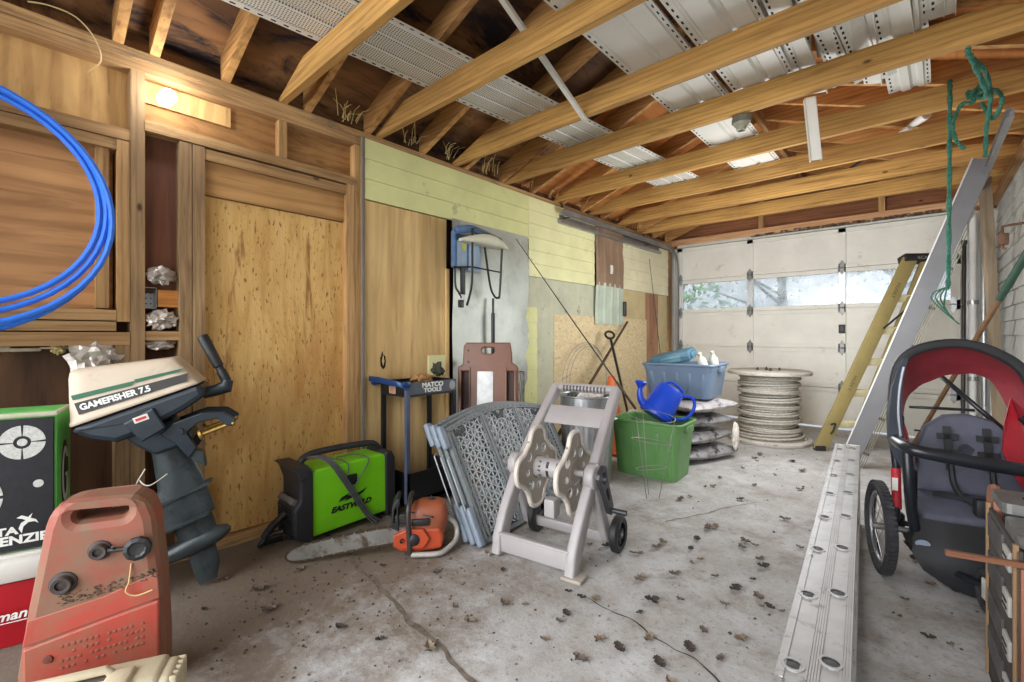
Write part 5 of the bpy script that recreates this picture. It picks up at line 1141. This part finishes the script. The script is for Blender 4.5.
for x in (.295,.435): m.tube(smoothpts([(x,.14,.50),(x,.115,.42),(x+.01,.07,.375),(.365+(x-.365)*.4,.03,.35)], 5), .011, 6)
m.tube(smoothpts([(.22,.10,.36),(.30,.05,.37),(.365,.02,.36),(.43,.04,.37),(.52,.09,.36)], 5), .010, 6); m.rbox((.33,-.01,.30), (.41,.04,.385), .015); m.tube([(.37,.01,.33),(.37,-.025,.27)], .014, 8); m.build('harness', FBK, st_)
def panel(nm, mat, pts, th=.006, d=(0,1,0)):
    q = MB(); P = [V(p) for p in pts]; dd = V(d)*th; n = len(P); q.add(P+[p+dd for p in P], [tuple(range(n)), tuple(reversed(range(n, 2*n)))]+[(i, (i+1) % n, n+(i+1) % n, n+i) for i in range(n)], False); return q.build(nm, mat, st_)
panel('side_panel', FRD, [(.145,.24,.66),(.175,.30,.60),(.165,.17,.45),(.15,.12,.34),(.13,.10,.34),(.135,.14,.5)], .006, (1,0,0))
panel('side_panel', FRD, [(.565,.08,.34),(.50,.09,.46),(.47,.14,.575),(.50,.2,.70),(.56,.30,.80),(.60,.32,.72),(.60,.15,.45)], .006, (0,1,0))
# foot well of black fabric hanging in front
rows = []
for t, z, y, x0, x1 in ((0,.275,-.045,.13,.57),(.25,.21,-.085,.10,.58),(.5,.15,-.12,.085,.59),(.75,.085,-.125,.12,.57),(1,.03,-.11,.20,.50)):
    rows.append([V((x0+(x1-x0)*i/12, y-.03*math.sin(PI*i/12)*(1-abs(t-.5))+.012*mnoise.noise(V((i*.6,t*4,0))), z-.03*math.sin(PI*i/12)*(t > .6))) for i in range(13)])
for t, z, y, x0, x1 in ((0,.02,.0,.20,.50),(1,.10,.14,.12,.56)): rows.append([V((x0+(x1-x0)*i/12, y, z)) for i in range(13)])
m = MB(); m.loft(rows, closed=False, caps=False); m.loft([[p+V((0,.006,.006)) for p in r] for r in rows], closed=False, caps=False); fw = m.build('foot_well', FBK, st_)
panel('basket_side', FBK, [(.10,-.06,.21),(.10,-.10,.14),(.19,-.09,.04),(.15,.16,.06),(.10,.16,.19)], .005, (1,0,0))
m = MB(); m.prism(ell(.026,.017,18,.125,.19), .004, (0,-.10,0)); m.build('oval_badge', M('badge_blue_grey', (150,164,184), .4), fw)
m = MB(); m.tube([(.26,.58,.70),(.53,.58,.70)], .008, 8); m.build('push_bar', TUBE, st_)
m = MB(); m.tube([(.33,.52,.93),(.60,.30,.58)], .012, 8); m.tube([(.26,.5,.585),(.64,.5,.59)], .006, 8); m.tube([(.08,.10,.45),(.20,.5,.62)], .010, 8); m.build('folding_brace', TUBE, st_)
m = MB(); m.tube([(.20,-.09,.10),(.285,-.22,.10),(.285,-.24,.10)], .014, 8); m.build('front_fork', TUBE, st_)
m = MB(); m.tube([(.285+0,-.23+.07*math.cos(q),.085+.07*math.sin(q)) for q in [2*PI*i/28 for i in range(28)]], .014, 8, False, True); m.cyl((.27,-.23,.085), (.30,-.23,.085), .03, seg=12); m.build('front_wheel', TYR, st_)
m = MB(); m.rbox((.26,-.315,.07), (.268,-.25,.15), .003); m.build('reflector', WHITE, st_)
# ---------------- old wooden crate of iron parts at the bottom right
cb = thing('wooden_crate', 'old wooden crate with iron fittings at the bottom right of the floor', 'crate', (.185,1.75,-.02+.02), (0,0,math.radians(3)))
CRW = wood('reddish_crate_wood', (146,100,80), (98,64,52), 'z'); 
m = MB(); m.box((.006,-.014,.02), (.34,0,.50)); m.prism([(.04,.0),(.16,.0),(.16,.03),(.13,.10),(.07,.12),(.04,.08)], .006, (.02,-.014,.36)); m.build('front_board', CRW, cb)
m = MB(); m.box((0,0,0), (.012,.40,.54)); m.box((.33,0,0), (.345,.40,.52)); m.box((.0,.39,0), (.345,.40,.52)); m.box((0,0,0), (.345,.40,.02)); m.build('side_board', M('dark_crate_side', (60,54,50), .8, 0, .2, 10), cb)
for y in (.0,.385): m = MB(); m.box((-.006,y,0), (.004,y+.012,.555)); m.build('edge_strip', wood('grey_edge_strip', (150,122,90), (96,74,54), 'z'), cb)
for k in range(4):
    m = MB(); z = .10+.12*k; m.rbox((-.008,.05,z), (.002,.13,z+.055), .004); m.mat(1).box((-.010,.065,z+.014), (-.007,.115,z+.020)); m.mat(1).box((-.010,.065,z+.032), (-.007,.115,z+.038)); m.build('white_tag', [M('crate_tag', (170,166,160), .6), BLKP], cb)
    m = MB(); m.box((-.006,.15,z), (.002,.36,z+.07)); m.build('iron_strap', M('grey_iron', (92,90,90), .5, .5, .2, 10), cb)
m = MB(); m.prism(rrect(.33,.19,.02,3,.17,.10), .03, (0,0,.545), (1,0,0), (0,1,0), holes=[rrect(.10,.06,.02,3,.10,.10), rrect(.09,.06,.02,3,.24,.10)]); m.prism(rrect(.33,.17,.02,3,.17,.30), .03, (0,0,.575), (1,0,0), (0,1,0), holes=[rrect(.12,.06,.02,3,.12,.30)]); m.build('top_plate', M('scuffed_zinc_plate', (120,120,117), .4, .5, .15, 10, .1, c2=(96,92,88), thr=(.55,.65)), cb)
m = MB(); m.lathe([(0,-.01),(.07,-.01),(.075,0),(.07,.012),(0,.012)], (.02,.44,.53), (1,0,0), 20); m.build('round_end', CRW, cb)
m = MB(); m.lathe([(.012,0),(.022,-.002),(.022,.004),(.012,.004)], (.19,-.014,.38), (0,1,0), 16); m.build('bolt_hole', BLK, cb)
m = MB(); m.beam((.05,1.70,.512), (.33,1.77,.512), .012, .014, (0,0,1)); tag(m.build('wooden_stick', wood('reddish_stick', (112,74,54), (80,50,38), 'x')), 'thin reddish wooden stick poking out of the crate toward the stroller', 'stick')
m = MB(); random.seed(4)
for k in range(7):
    m.tube([(.27+(.075-.006*k)*math.cos(q)+.006*math.sin(3*q+k), 1.44+(.075-.006*k)*math.sin(q), .30+.012*k+.012*math.sin(2*q+k)) for q in [2*PI*i/36 for i in range(36)]], .008, 7, False, True)
tag(m.build('cord_coil', M('white_cord_coil', (206,204,198), .7, 0, .1, 20)), 'coil of white cord lying at the foot of the wooden crate', 'cord coil')
crumple('cardboard_box_heap', 'dark folded cloth under the white cord coil', (.27,1.44,.14), (.11,.11,.14), 41, M('dark_cloth', (60,58,56), .9, 0, .2, 9), 'cloth', q=4, amp=.25)
# ================================================================ STORED ON THE JOISTS
def mat_perf():
    """white vinyl with rows of small round vent holes"""
    m, nt, b, o = new_mat('perforated_vinyl'); v = coords(nt, (75,75,0)); fr = N(nt, 'ShaderNodeVectorMath', operation='FRACTION'); nt.links.new(v, fr.inputs[0])
    sb = N(nt, 'ShaderNodeVectorMath', operation='DISTANCE'); nt.links.new(fr.outputs[0], sb.inputs[0]); sb.inputs[1].default_value = (.5,.5,0)
    cc = ramp(nt, [(.26, srgb(96,92,84)), (.34, srgb(218,216,206))], sb.outputs['Value']); nt.links.new(cc, b.inputs['Base Color']); b.inputs['Roughness'].default_value = .45; return m
PERF = mat_perf(); VINB = M('white_vinyl_soffit', (216,214,206), .45, 0, .05, 3, c2=(196,192,180), thr=(.6,.8))
def soffit(name, label, p0, p1, w, mat, z, group=None, ribs=3, slots=True):
    """long ribbed panel lying across the joists from p0 to p1"""
    t = thing(name, label, 'soffit panel', (p0[0],p0[1],z), (0,0,math.atan2(-(p1[0]-p0[0]), p1[1]-p0[1])), group); L = math.hypot(p1[0]-p0[0], p1[1]-p0[1])
    m = MB(); bw = w/ribs; prof = []
    for i in range(ribs):
        x = i*bw; prof += [(x,.0),(x+.012,.012),(x+.03,.012),(x+.042,0)] if i else [(x,.012),(x+.02,.012),(x+.03,0)]
    prof += [(w-.004,0),(w,.012)]
    n = 14; rings = []
    for j in range(n+1):
        y = L*j/n; rings.append([V((x, y, zz+.004*math.sin(y*4.0)*math.sin(x*9))) for x, zz in prof])
    m.loft(rings, closed=False, caps=False); m.loft([[p+V((0,0,.003)) for p in r] for r in rings], closed=False, caps=False); m.build('panel', mat, t, 20)
    m = MB(); m.box((-.035,0,.010), (.004,L,.013)); m.mat(1)
    y = .03
    while y < L-.03: m.box((-.022,y,.0085), (-.014,y+.022,.0105)); y += .055
    m.mat(0).box((w-.002,0,.010), (w+.026,L,.013)); m.mat(1); y = .04
    while y < L-.03: m.box((w+.010,y,.0085), (w+.016,y+.022,.0105)); y += .055
    m.build('nail_hem', [VINB, DRK], t); return t
ZJ = ZP+.136
soffit('soffit_panel', 'long perforated white soffit panel lying over the joists nearest the left wall', (-2.24,.57), (-1.88,4.46), .35, PERF, ZJ+.004)
soffit('soffit_panel', 'plain white soffit panel reaching farthest toward the door, over the lamp holder', (-1.19,1.1), (-1.185,4.40), .29, VINB, ZJ+.004, ribs=2)
soffit('soffit_panel', 'plain white soffit panel lying second from the left over the middle joists', (-1.22,.6), (-1.20,3.0), .30, VINB, ZJ+.03, ribs=2)
soffit('soffit_panel', 'plain white soffit panel in the middle of the pile on the joists', (-.825,.7), (-.80,3.22), .25, VINB, ZJ+.004, ribs=2)
soffit('soffit_panel', 'short white soffit panel at the right end of the jumble of strips', (-.16,1.7), (-.11,3.60), .13, VINB, ZJ+.012, ribs=2)
random.seed(12)
SP = [(-.50,1.2,-.56,3.05,.06),(-.50,1.0,-.48,3.28,.07),(-.46,1.3,-.34,2.98,.06),(-.40,1.1,-.40,3.30,.09),(-.34,1.2,-.24,3.2,.07),(-.28,1.4,-.30,3.05,.05),(-.24,1.2,-.16,3.34,.08),(-.20,1.4,-.22,3.42,.06),(-.12,1.6,-.06,3.15,.05),(-.03,1.3,.0,2.86,.09),(.02,1.5,.06,2.88,.06),(.07,1.6,.13,2.80,.07)]
ORD = ['leftmost of', 'second from the left in', 'third from the left in', 'fourth from the left in', 'fifth from the left in', 'sixth from the left in', 'seventh from the left in', 'eighth from the left in', 'ninth from the left in', 'third from the right in', 'second from the right in', 'rightmost of']
for k, (x0, y0, x1, y1, w) in enumerate(SP):
    z = ZJ+.016+.010*(k % 4)-(.012 if x1 > -.05 else 0); z += 0 if k % 3 else .061*(2.95-y0); t = thing('trim_strip', 'narrow white slotted vinyl strip, '+ORD[k]+' the jumble on the joists', 'trim strip', (x0,y0,z), (math.radians(-.2 if k % 3 else -3.5), math.radians(random.uniform(-25,25)), math.atan2(-(x1-x0), y1-y0)), 'narrow vinyl strips on the joists'); L = math.hypot(x1-x0, y1-y0)
    m = MB(); m.box((0,0,0), (w,L,.003)); m.box((0,0,0), (.003,L,.022)); m.box((w-.003,0,-.014), (w,L,.003)); m.build('channel', VINB if k % 3 else VING, t)
    m = MB(); m.box((-.03,0,.0), (0,L,.003)); m.mat(1); y = .03
    while y < L-.03: m.box((-.02,y,-.0015), (-.011,y+.022,.0005)); y += .05
    m.build('nail_hem', [VINB, DRK], t)
random.seed(44)
for k in range(9):
    x1 = -.56+.066*k+random.uniform(-.02,.02); y1 = random.uniform(2.75,3.45); y0 = random.uniform(1.2,1.7); x0 = x1+random.uniform(-.22,.22); z = ZJ+.062+.006*(k % 4)
    t = thing('trim_strip', 'loose white slotted strip lying askew on top of the jumble on the joists', 'trim strip', (x0,y0,z), (math.radians(random.uniform(-.6,.2)), math.radians(random.uniform(-18,18)), math.atan2(-(x1-x0), y1-y0)), 'loose strips on top of the jumble'); L = math.hypot(x1-x0, y1-y0); w = random.uniform(.035,.075)
    m = MB(); m.box((0,0,0), (w,L,.0025)); m.box((0,0,0), (.0025,L,.018)); m.build('channel', VINB if k % 2 else VING, t)
    m = MB(); m.box((w,0,.0), (w+.03,L,.0025)); m.mat(1); y = .03
    while y < L-.03: m.box((w+.011,y,-.0015), (w+.019,y+.026,.0005)); y += .05
    m.build('nail_hem', [VINB, DRK], t)
m = MB(); m.box((0,0,0), (.055,.003,-.36)); m.box((0,0,0), (.004,.03,-.36)); m.box((.051,0,0), (.055,.022,-.36)); t = tag(m.build('hanging_strip', VINB), 'white vinyl strip hanging straight down from the joists right of the lamp holder', 'trim strip'); t.location = (-.48,2.975,ZP+.01); t.rotation_euler = (math.radians(-3), math.radians(-4), math.radians(25))
t = thing('furring_strip', 'thin white strip slanting between two joists left of the soffit pile', 'trim strip', (-1.36,1.0,ZP+.36)); d = V((-1.50,2.318,ZP-.012))-V((-1.36,1.0,ZP+.36)); MB().beam((0,0,0), d, .032, .012, (0,0,1)).beam(V((.012,0,-.008)), d+V((.012,0,-.008)), .006, .012, (0,0,1)).build('strip', VINB, t)
lh = thing('lamp_holder', 'grey porcelain lamp holder without a bulb under a joist', 'lamp holder', (-.80,2.95,ZP)); MB().lathe([(0,0),(.052,0),(.055,-.01),(.055,-.035),(.05,-.04),(0,-.04)], seg=8, smooth=False).build('junction_box', M('dull_zinc', (112,112,98), .5, .4, .1, 9), lh); MB().lathe([(.045,-.04),(.04,-.055),(.028,-.065),(.026,-.085),(.02,-.085),(.018,-.06),(0,-.058)], seg=20).build('socket', M('aged_porcelain', (150,150,132), .4), lh)
bp = thing('black_pole', 'black pole with a white end lying across the joists near the garage door', 'pole', (-.55,5.15,ZJ+.025)); d = V((.03,4.17,ZJ+.045))-V((-.55,5.15,ZJ+.025)); MB().tube([V((0,0,0)), d*.62, d*.70, d*.74], [.012,.014,.03,.016], 10).build('shaft', BLKM, bp); MB().tube([d*.74, d], [.016,.03], 10).build('white_end', VIN, bp)
STRAW = M('dry_straw', (206,182,120), .9, 0, .2, 20)
random.seed(9); m = MB()
for i in range(190):
    y = random.choice([random.uniform(1.2,3.2), random.uniform(2.0,6.2)]); p = V((XL+.02+.10*random.random(), y, ZP+.005)); a = random.uniform(-1.2,1.2); l = random.uniform(.08,.30)
    if min(abs(y-(q+.019)) for q in JY+[1.17,1.56,2.0,2.42,2.84,3.25,3.72,4.1,4.5,5.0,5.4,5.85,6.25]) < .115: continue
    a *= .35; l *= .55
    d = V((.3*random.random()+.05, math.sin(a)*.8, .15+.5*random.random())).normalized()*l; m.tube([p, p+d*.5+V((0,0,.02)), p+d+V((0,.02*random.random(),-.02*random.random()))], .0018, 4)
tag(m.build('straw', STRAW), 'wisps of dry straw sticking out along the left wall plate', 'straw', kind='stuff')
m = MB(); m.tube(smoothpts([(XL+.01,.06,2.44),(XL+.02,.12,2.452),(XL+.03,.20,2.44),(XL+.022,.26,2.38),(XL+.012,.28,2.30),(XL-.04,.24,2.25)], 6), .003, 6); tag(m.build('loose_wire', M('tan_wire', (206,176,124), .6)), 'tan loose wire looping over the left top plate', 'wire')
# green rope round the joist and the door track
GRP = M('green_braided_rope', (44,104,86), .8, 0, .2, 60, .6, c2=(84,150,126), thr=(.55,.64))
gr = thing('green_rope', 'green rope knotted round a joist and hanging in front of the garage door', 'rope', (0,0,0))
def twist(m, pts, r, n=8):
    P = smoothpts(pts, n); m.tube(P, r*.8, 8)
    for ph in (0, PI):
        Q = []
        for i, p in enumerate(P):
            t = (P[min(i+1,len(P)-1)]-P[max(i-1,0)]).normalized(); u = t.orthogonal().normalized(); w = t.cross(u); a = i*.75+ph; Q.append(p+u*math.cos(a)*r*.55+w*math.sin(a)*r*.55)
        m.tube(Q, r*.62, 6)
m = MB(); twist(m, [(.125,3.70,2.56),(.125,3.64,2.562),(.125,3.62,2.50),(.124,3.63,2.2),(.122,3.64,1.8),(.119,3.645,1.42),(.115,3.65,1.37)], .011, 10); m.build('hanging_end', GRP, gr)
m = MB()
for k in range(4): m.tube(smoothpts([(.116,3.65,1.38),(.105-.02*k,3.65,1.32),(.10+.022*k,3.645,1.25-.03*k)], 5), .004, 5)
tag(m.build('frayed_strand', GRP, gr), kind='stuff')
m = MB(); twist(m, [(.15,2.99,2.56),(.155,2.935,2.56),(.16,2.915,2.50),(.16,2.93,2.41),(.17,3.0,2.395),(.235,3.2,2.386),(.268,3.4,2.325),(.262,3.5,2.20),(.257,3.5,2.05)], .0105, 8)
twist(m, [(.17,2.99,2.40),(.19,3.06,2.37),(.245,3.3,2.324),(.25,3.5,2.37),(.235,3.62,2.43),(.20,3.625,2.47),(.205,3.62,2.43),(.245,3.615,2.45),(.25,3.61,2.48),(.215,3.61,2.45),(.22,3.62,2.405),(.174,3.62,2.405),(.137,3.62,2.31),(.150,3.62,2.21),(.186,3.62,2.15)], .0105, 8)
twist(m, [(.24,3.61,2.44),(.29,3.5,2.40),(.31,3.4,2.30),(.285,3.5,2.25),(.25,3.60,2.38)], .0105, 7); m.build('loop', GRP, gr)
crumple('stored_tarp', 'dark green tarp bundle hanging under the joists at the right wall', (.47,3.30,2.27), (.055,.16,.09), 51, M('dark_green_tarp', (44,62,66), .6, 0, .2, 6, .1), 'tarp', q=5, amp=.35)
m = MB(); m.beam((.24,2.55,ZJ+.02), (.30,2.95,ZJ+.14), .06, .02, (0,0,1)); tag(m.build('lumber_scrap', Wlt), 'pale board offcut propped on a joist at the upper right corner', 'board')
m = MB()
for k in range(3): m.tube(smoothpts([(.50,3.6+.02*k,2.36),(.505,3.9,2.1),(.50,4.2+.1*k,2.05),(.51,4.5,1.95),(.50,4.7+.1*k,1.75)], 5), .006, 6)
tag(m.build('cable_run', M('grey_cable', (140,136,124), .6)), 'grey cables drooping along the right lapped wall', 'cable')
# ================================================================ DRY LEAVES
def leaf_mesh(seed, mat):
    random.seed(seed); m = MB(); n = 9; L = .075; lob = [.006,.020,.012,.026,.014,.024,.012,.014,.002]; vs = []
    for i in range(n):
        x = L*(i/(n-1)-.5); cz = .012*abs(math.sin(i*.9+seed))
        for s in (-1, 0, 1): vs.append((x+.004*abs(s)*(1 if lob[i] > .015 else -.3), s*lob[i]*(1+.2*random.random()), .003+cz*(s*s)+.010*((x/L*2)**2)+.004*random.random()))
    fs = [(i*3+j, i*3+j+1, i*3+j+4, i*3+j+3) for i in range(n-1) for j in range(2)]
    m.add(vs, fs, True); m.add([(x,y,z+.0012) for x, y, z in vs], [tuple(reversed(f)) for f in fs], True); m.tube([(-L/2,0,.010),(-L/2-.02,.003,.003)], .0009, 4); return m
LFM = [M('dry_brown_leaf', (108,96,86), .85, 0, .25, 30), M('dark_brown_leaf', (70,60,54), .85, 0, .25, 30), M('tan_leaf', (124,110,92), .85, 0, .2, 30)]
protos = []
FL_XY = [(-0.597, 1.729), (-0.451, 2.058), (-0.409, 2.061), (-0.811, 1.782), (-0.593, 1.959), (-0.686, 2.542), (-0.642, 2.611), (-0.897, 2.662), (-0.892, 2.48), (-0.695, 2.155), (-0.56, 2.243), (-0.477, 2.044), (-0.826, 1.787), (-1.013, 2.324), (-1.013, 2.248), (-0.729, 1.551), (-1.028, 1.42), (-1.033, 1.474), (-1.288, 2.046), (-1.053, 1.611), (-1.005, 1.635), (-1.384, 1.746), (-1.199, 1.415), (-1.259, 1.36), (-1.285, 1.19), (-1.401, 1.215), (-1.904, 1.202), (-1.666, 1.33), (-1.448, 1.55), (-1.274, 0.991), (-1.45, 0.903), (-2.161, 0.922), (-2.12, 0.734), (-2.293, 0.93), (-2.323, 0.659), (-2.129, 0.534), (-1.936, 0.707), (-1.621, 0.84), (0.031, 2.718), (0.02, 2.238), (0.078, 2.239), (0.11, 2.716), (-0.463, 2.742), (-1.193, 3.005), (-1.701, 3.455), (-1.16, 3.383), (-1.148, 3.673), (-1.165, 3.106), (-0.895, 3.272), (-0.851, 4.04), (-0.636, 3.768), (-0.6, 3.097), (-0.584, 2.465), (-0.595, 2.103), (-0.743, 1.871), (-0.599, 1.597), (-0.484, 1.77), (-0.781, 1.434), (-0.86, 1.433), (-0.857, 1.3), (-1.008, 1.3), (-0.505, 1.616), (-0.646, 1.458), (-0.048, 2.495), (-0.02, 2.971), (-1.095, 4.622), (-0.828, 4.552), (-0.802, 2.269), (-0.837, 2.051), (-0.937, 1.904)]
LLAB = 'curled dry brown leaf lying on the bare concrete floor'
k = 0
random.seed(21)
pts = list(FL_XY)
for i in range(26): pts.append((random.uniform(-2.2,-.5), random.uniform(.7,2.6)) if i % 2 else (random.uniform(-1.2,-.55), random.uniform(2.0,5.0)))
for i, (x, y) in enumerate(pts):
    if i < 3: o = tag(leaf_mesh(i*7+2, LFM[i]).build('dry_leaf', LFM[i]), LLAB, 'leaf', 'dry leaves scattered on the floor'); protos.append(o)
    else: o = protos[(i*7+i//3) % 3].copy(); col.objects.link(o)
    s = random.uniform(.35,.85); o.scale = (s,s,s); o.location = (x,y,.0008); o.rotation_euler = (0,0,random.uniform(0,2*PI))
random.seed(33); m = MB()
for i in range(900):
    if i % 3: x = random.gauss(-1.9,.45); y = random.gauss(1.1,.5)
    else: x = random.uniform(-2.5,.2); y = random.uniform(.6,5.8)
    if not (-2.55 < x < .3 and .45 < y < 6): continue
    s = random.uniform(.002,.008)*(1.5 if random.random() < .1 else 1); a = random.uniform(0,6.3)
    if (-2.5 < x < -1.1 and 2.6 < y < 4.6) or (-1.65 < x < -.7 and y > 4.9) or (-1.7 < x < -1.0 and 1.5 < y < 1.85) or (x < -2 and 2.0 < y < 2.6) or (-2.6 < x < -2.05 and 2.6 < y < 3.2) or (-.85 < x < -.3 and y > 5): continue
    P = [V((x+s*q*math.cos(a+b), y+s*q*math.sin(a+b), .0008)) for q, b in ((1,0),(.7,1.7),(1.1,3.0),(.8,4.6))]; m.add(P+[V((x,y,.002+s*.6))], [(0,1,4),(1,2,4),(2,3,4),(3,0,4)], False)
tag(m.build('debris', M('leaf_crumbs', (84,72,60), .95, 0, .3, 40)), 'crumbs of leaf and dirt strewn over the concrete floor', 'debris', kind='stuff')
WORLD_STRENGTH, SUN_E, EXPOSURE = 1.6, 4.8, 0.68
# ================================================================ OUTSIDE, LIGHT
GRASS = M('lawn', (92,110,64), .95, 0, .3, 4)
g = tag(MB().box((-14, YD+1.3, -.12), (12, 26, -.06)).build('ground', GRASS), 'grassy yard seen through the garage door windows', 'ground', kind='structure')
LEAF = M('spring_foliage', (120,176,84), .7, 0, .25, 3)
LEAF2 = M('blue_grey_foliage', (122,140,150), .8, 0, .25, 3)
BARK = M('grey_bark', (120,110,100), .9, 0, .2, 10)
def tree(name, label, loc, h, r, leafm, seed, group='trees outside the windows', n=520, ls=.09):
    random.seed(seed); t = thing(name, label, 'tree', loc, group=group); m = MB()
    m.tube([(0,0,0), (.03,0,h*.4), (-.04,.05,h*.75), (.02,0,h)], [.12,.1,.06,.02], 8)
    for k in range(9):
        a = random.random()*2*PI; z = h*(.25+.6*random.random()); m.tube([(0,0,z), (math.cos(a)*r*.5, math.sin(a)*r*.5, z+.3*r), (math.cos(a)*r, math.sin(a)*r, z+.5*r)], [.04,.025,.008], 6)
    m.build('trunk', BARK, t); m = MB()
    for k in range(n):
        d = V((random.gauss(0,1), random.gauss(0,1), random.gauss(0,1))).normalized()*r*random.random()**.4; c = V((0,0,h*.62))+V((d.x, d.y, d.z*1.5))
        u = V((random.gauss(0,1), random.gauss(0,1), random.gauss(0,1))).normalized(); w = u.orthogonal().normalized(); s = ls*(.6+.8*random.random())
        m.add([c-u*s, c+w*s*.5, c+u*s, c-w*s*.5], [(0,1,2,3)], False)
    tag(m.build('foliage', leafm, t), kind='stuff'); return t
tree('leafy_tree', 'bright green tree outside the leftmost garage window', (-4.1, 10.2, -.06), 3.4, 1.15, LEAF, 1)
tree('bare_tree', 'pale twiggy tree outside the middle garage window', (-2.3, 11.5, -.06), 4.2, 1.5, LEAF2, 2, n=300, ls=.05)
tree('bare_tree', 'grey branching tree outside the right garage window', (-.4, 13.0, -.06), 4.0, 1.6, LEAF2, 3, n=260, ls=.05)

w = bpy.data.worlds.new('world'); bpy.context.scene.world = w; w.use_nodes = True; nt = w.node_tree; nt.nodes.clear()
bg = N(nt, 'ShaderNodeBackground'); wo = N(nt, 'ShaderNodeOutputWorld'); nt.links.new(bg.outputs[0], wo.inputs[0])
tc = N(nt, 'ShaderNodeTexCoord'); sx = N(nt, 'ShaderNodeSeparateXYZ'); nt.links.new(tc.outputs['Generated'], sx.inputs[0])
nt.links.new(ramp(nt, [(0, (.62,.60,.56)), (.48, (.80,.82,.84)), (.56, (.95,.98,1.0)), (1, (.62,.78,1.0))], (lambda a: (nt.links.new(sx.outputs[2], a.inputs[0]), a.outputs[0])[1])((lambda r: (setattr(r.inputs[1],'default_value',-1), setattr(r.inputs[2],'default_value',1), r)[2])(N(nt,'ShaderNodeMapRange')))), bg.inputs[0])
bg.inputs[1].default_value = WORLD_STRENGTH
def lamp(name, typ, loc, rot, energy, color=(1,1,1), **k):
    l = bpy.data.lights.new(name, typ); l.energy = energy; l.color = color
    for a, v in k.items(): setattr(l, a, v)
    o = bpy.data.objects.new(name, l); col.objects.link(o); o.location = loc; o.rotation_euler = rot; return o
# soft daylight coming in at the open end behind the photographer, then an added fill light
s = lamp('daylight', 'SUN', (0,-6,4), (math.radians(72), 0, math.radians(-6)), SUN_E, (.99,.99,1), angle=math.radians(75))
lamp('fill_light', 'POINT', (-.95, 4.1, 1.35), (0,0,0), 56, (.96,.98,1), shadow_soft_size=.55)  # unseen fill added mid-room to even out the brightness; no fixture hangs here
lamp('bulb_light', 'POINT', (XL+.10, .515, 2.225), (0,0,0), 2.2, (.92,.96,1), shadow_soft_size=.03)
sc = bpy.context.scene; sc.view_settings.view_transform = 'Standard'; sc.view_settings.look = 'None'; sc.view_settings.gamma = 1
sc.view_settings.use_curve_mapping = False; sc.view_settings.exposure = EXPOSURE
sc.cycles.max_bounces = 10; sc.cycles.diffuse_bounces = 6; sc.cycles.transparent_max_bounces = 12; sc.cycles.use_denoising = True
sc.cycles.sample_clamp_indirect = 6
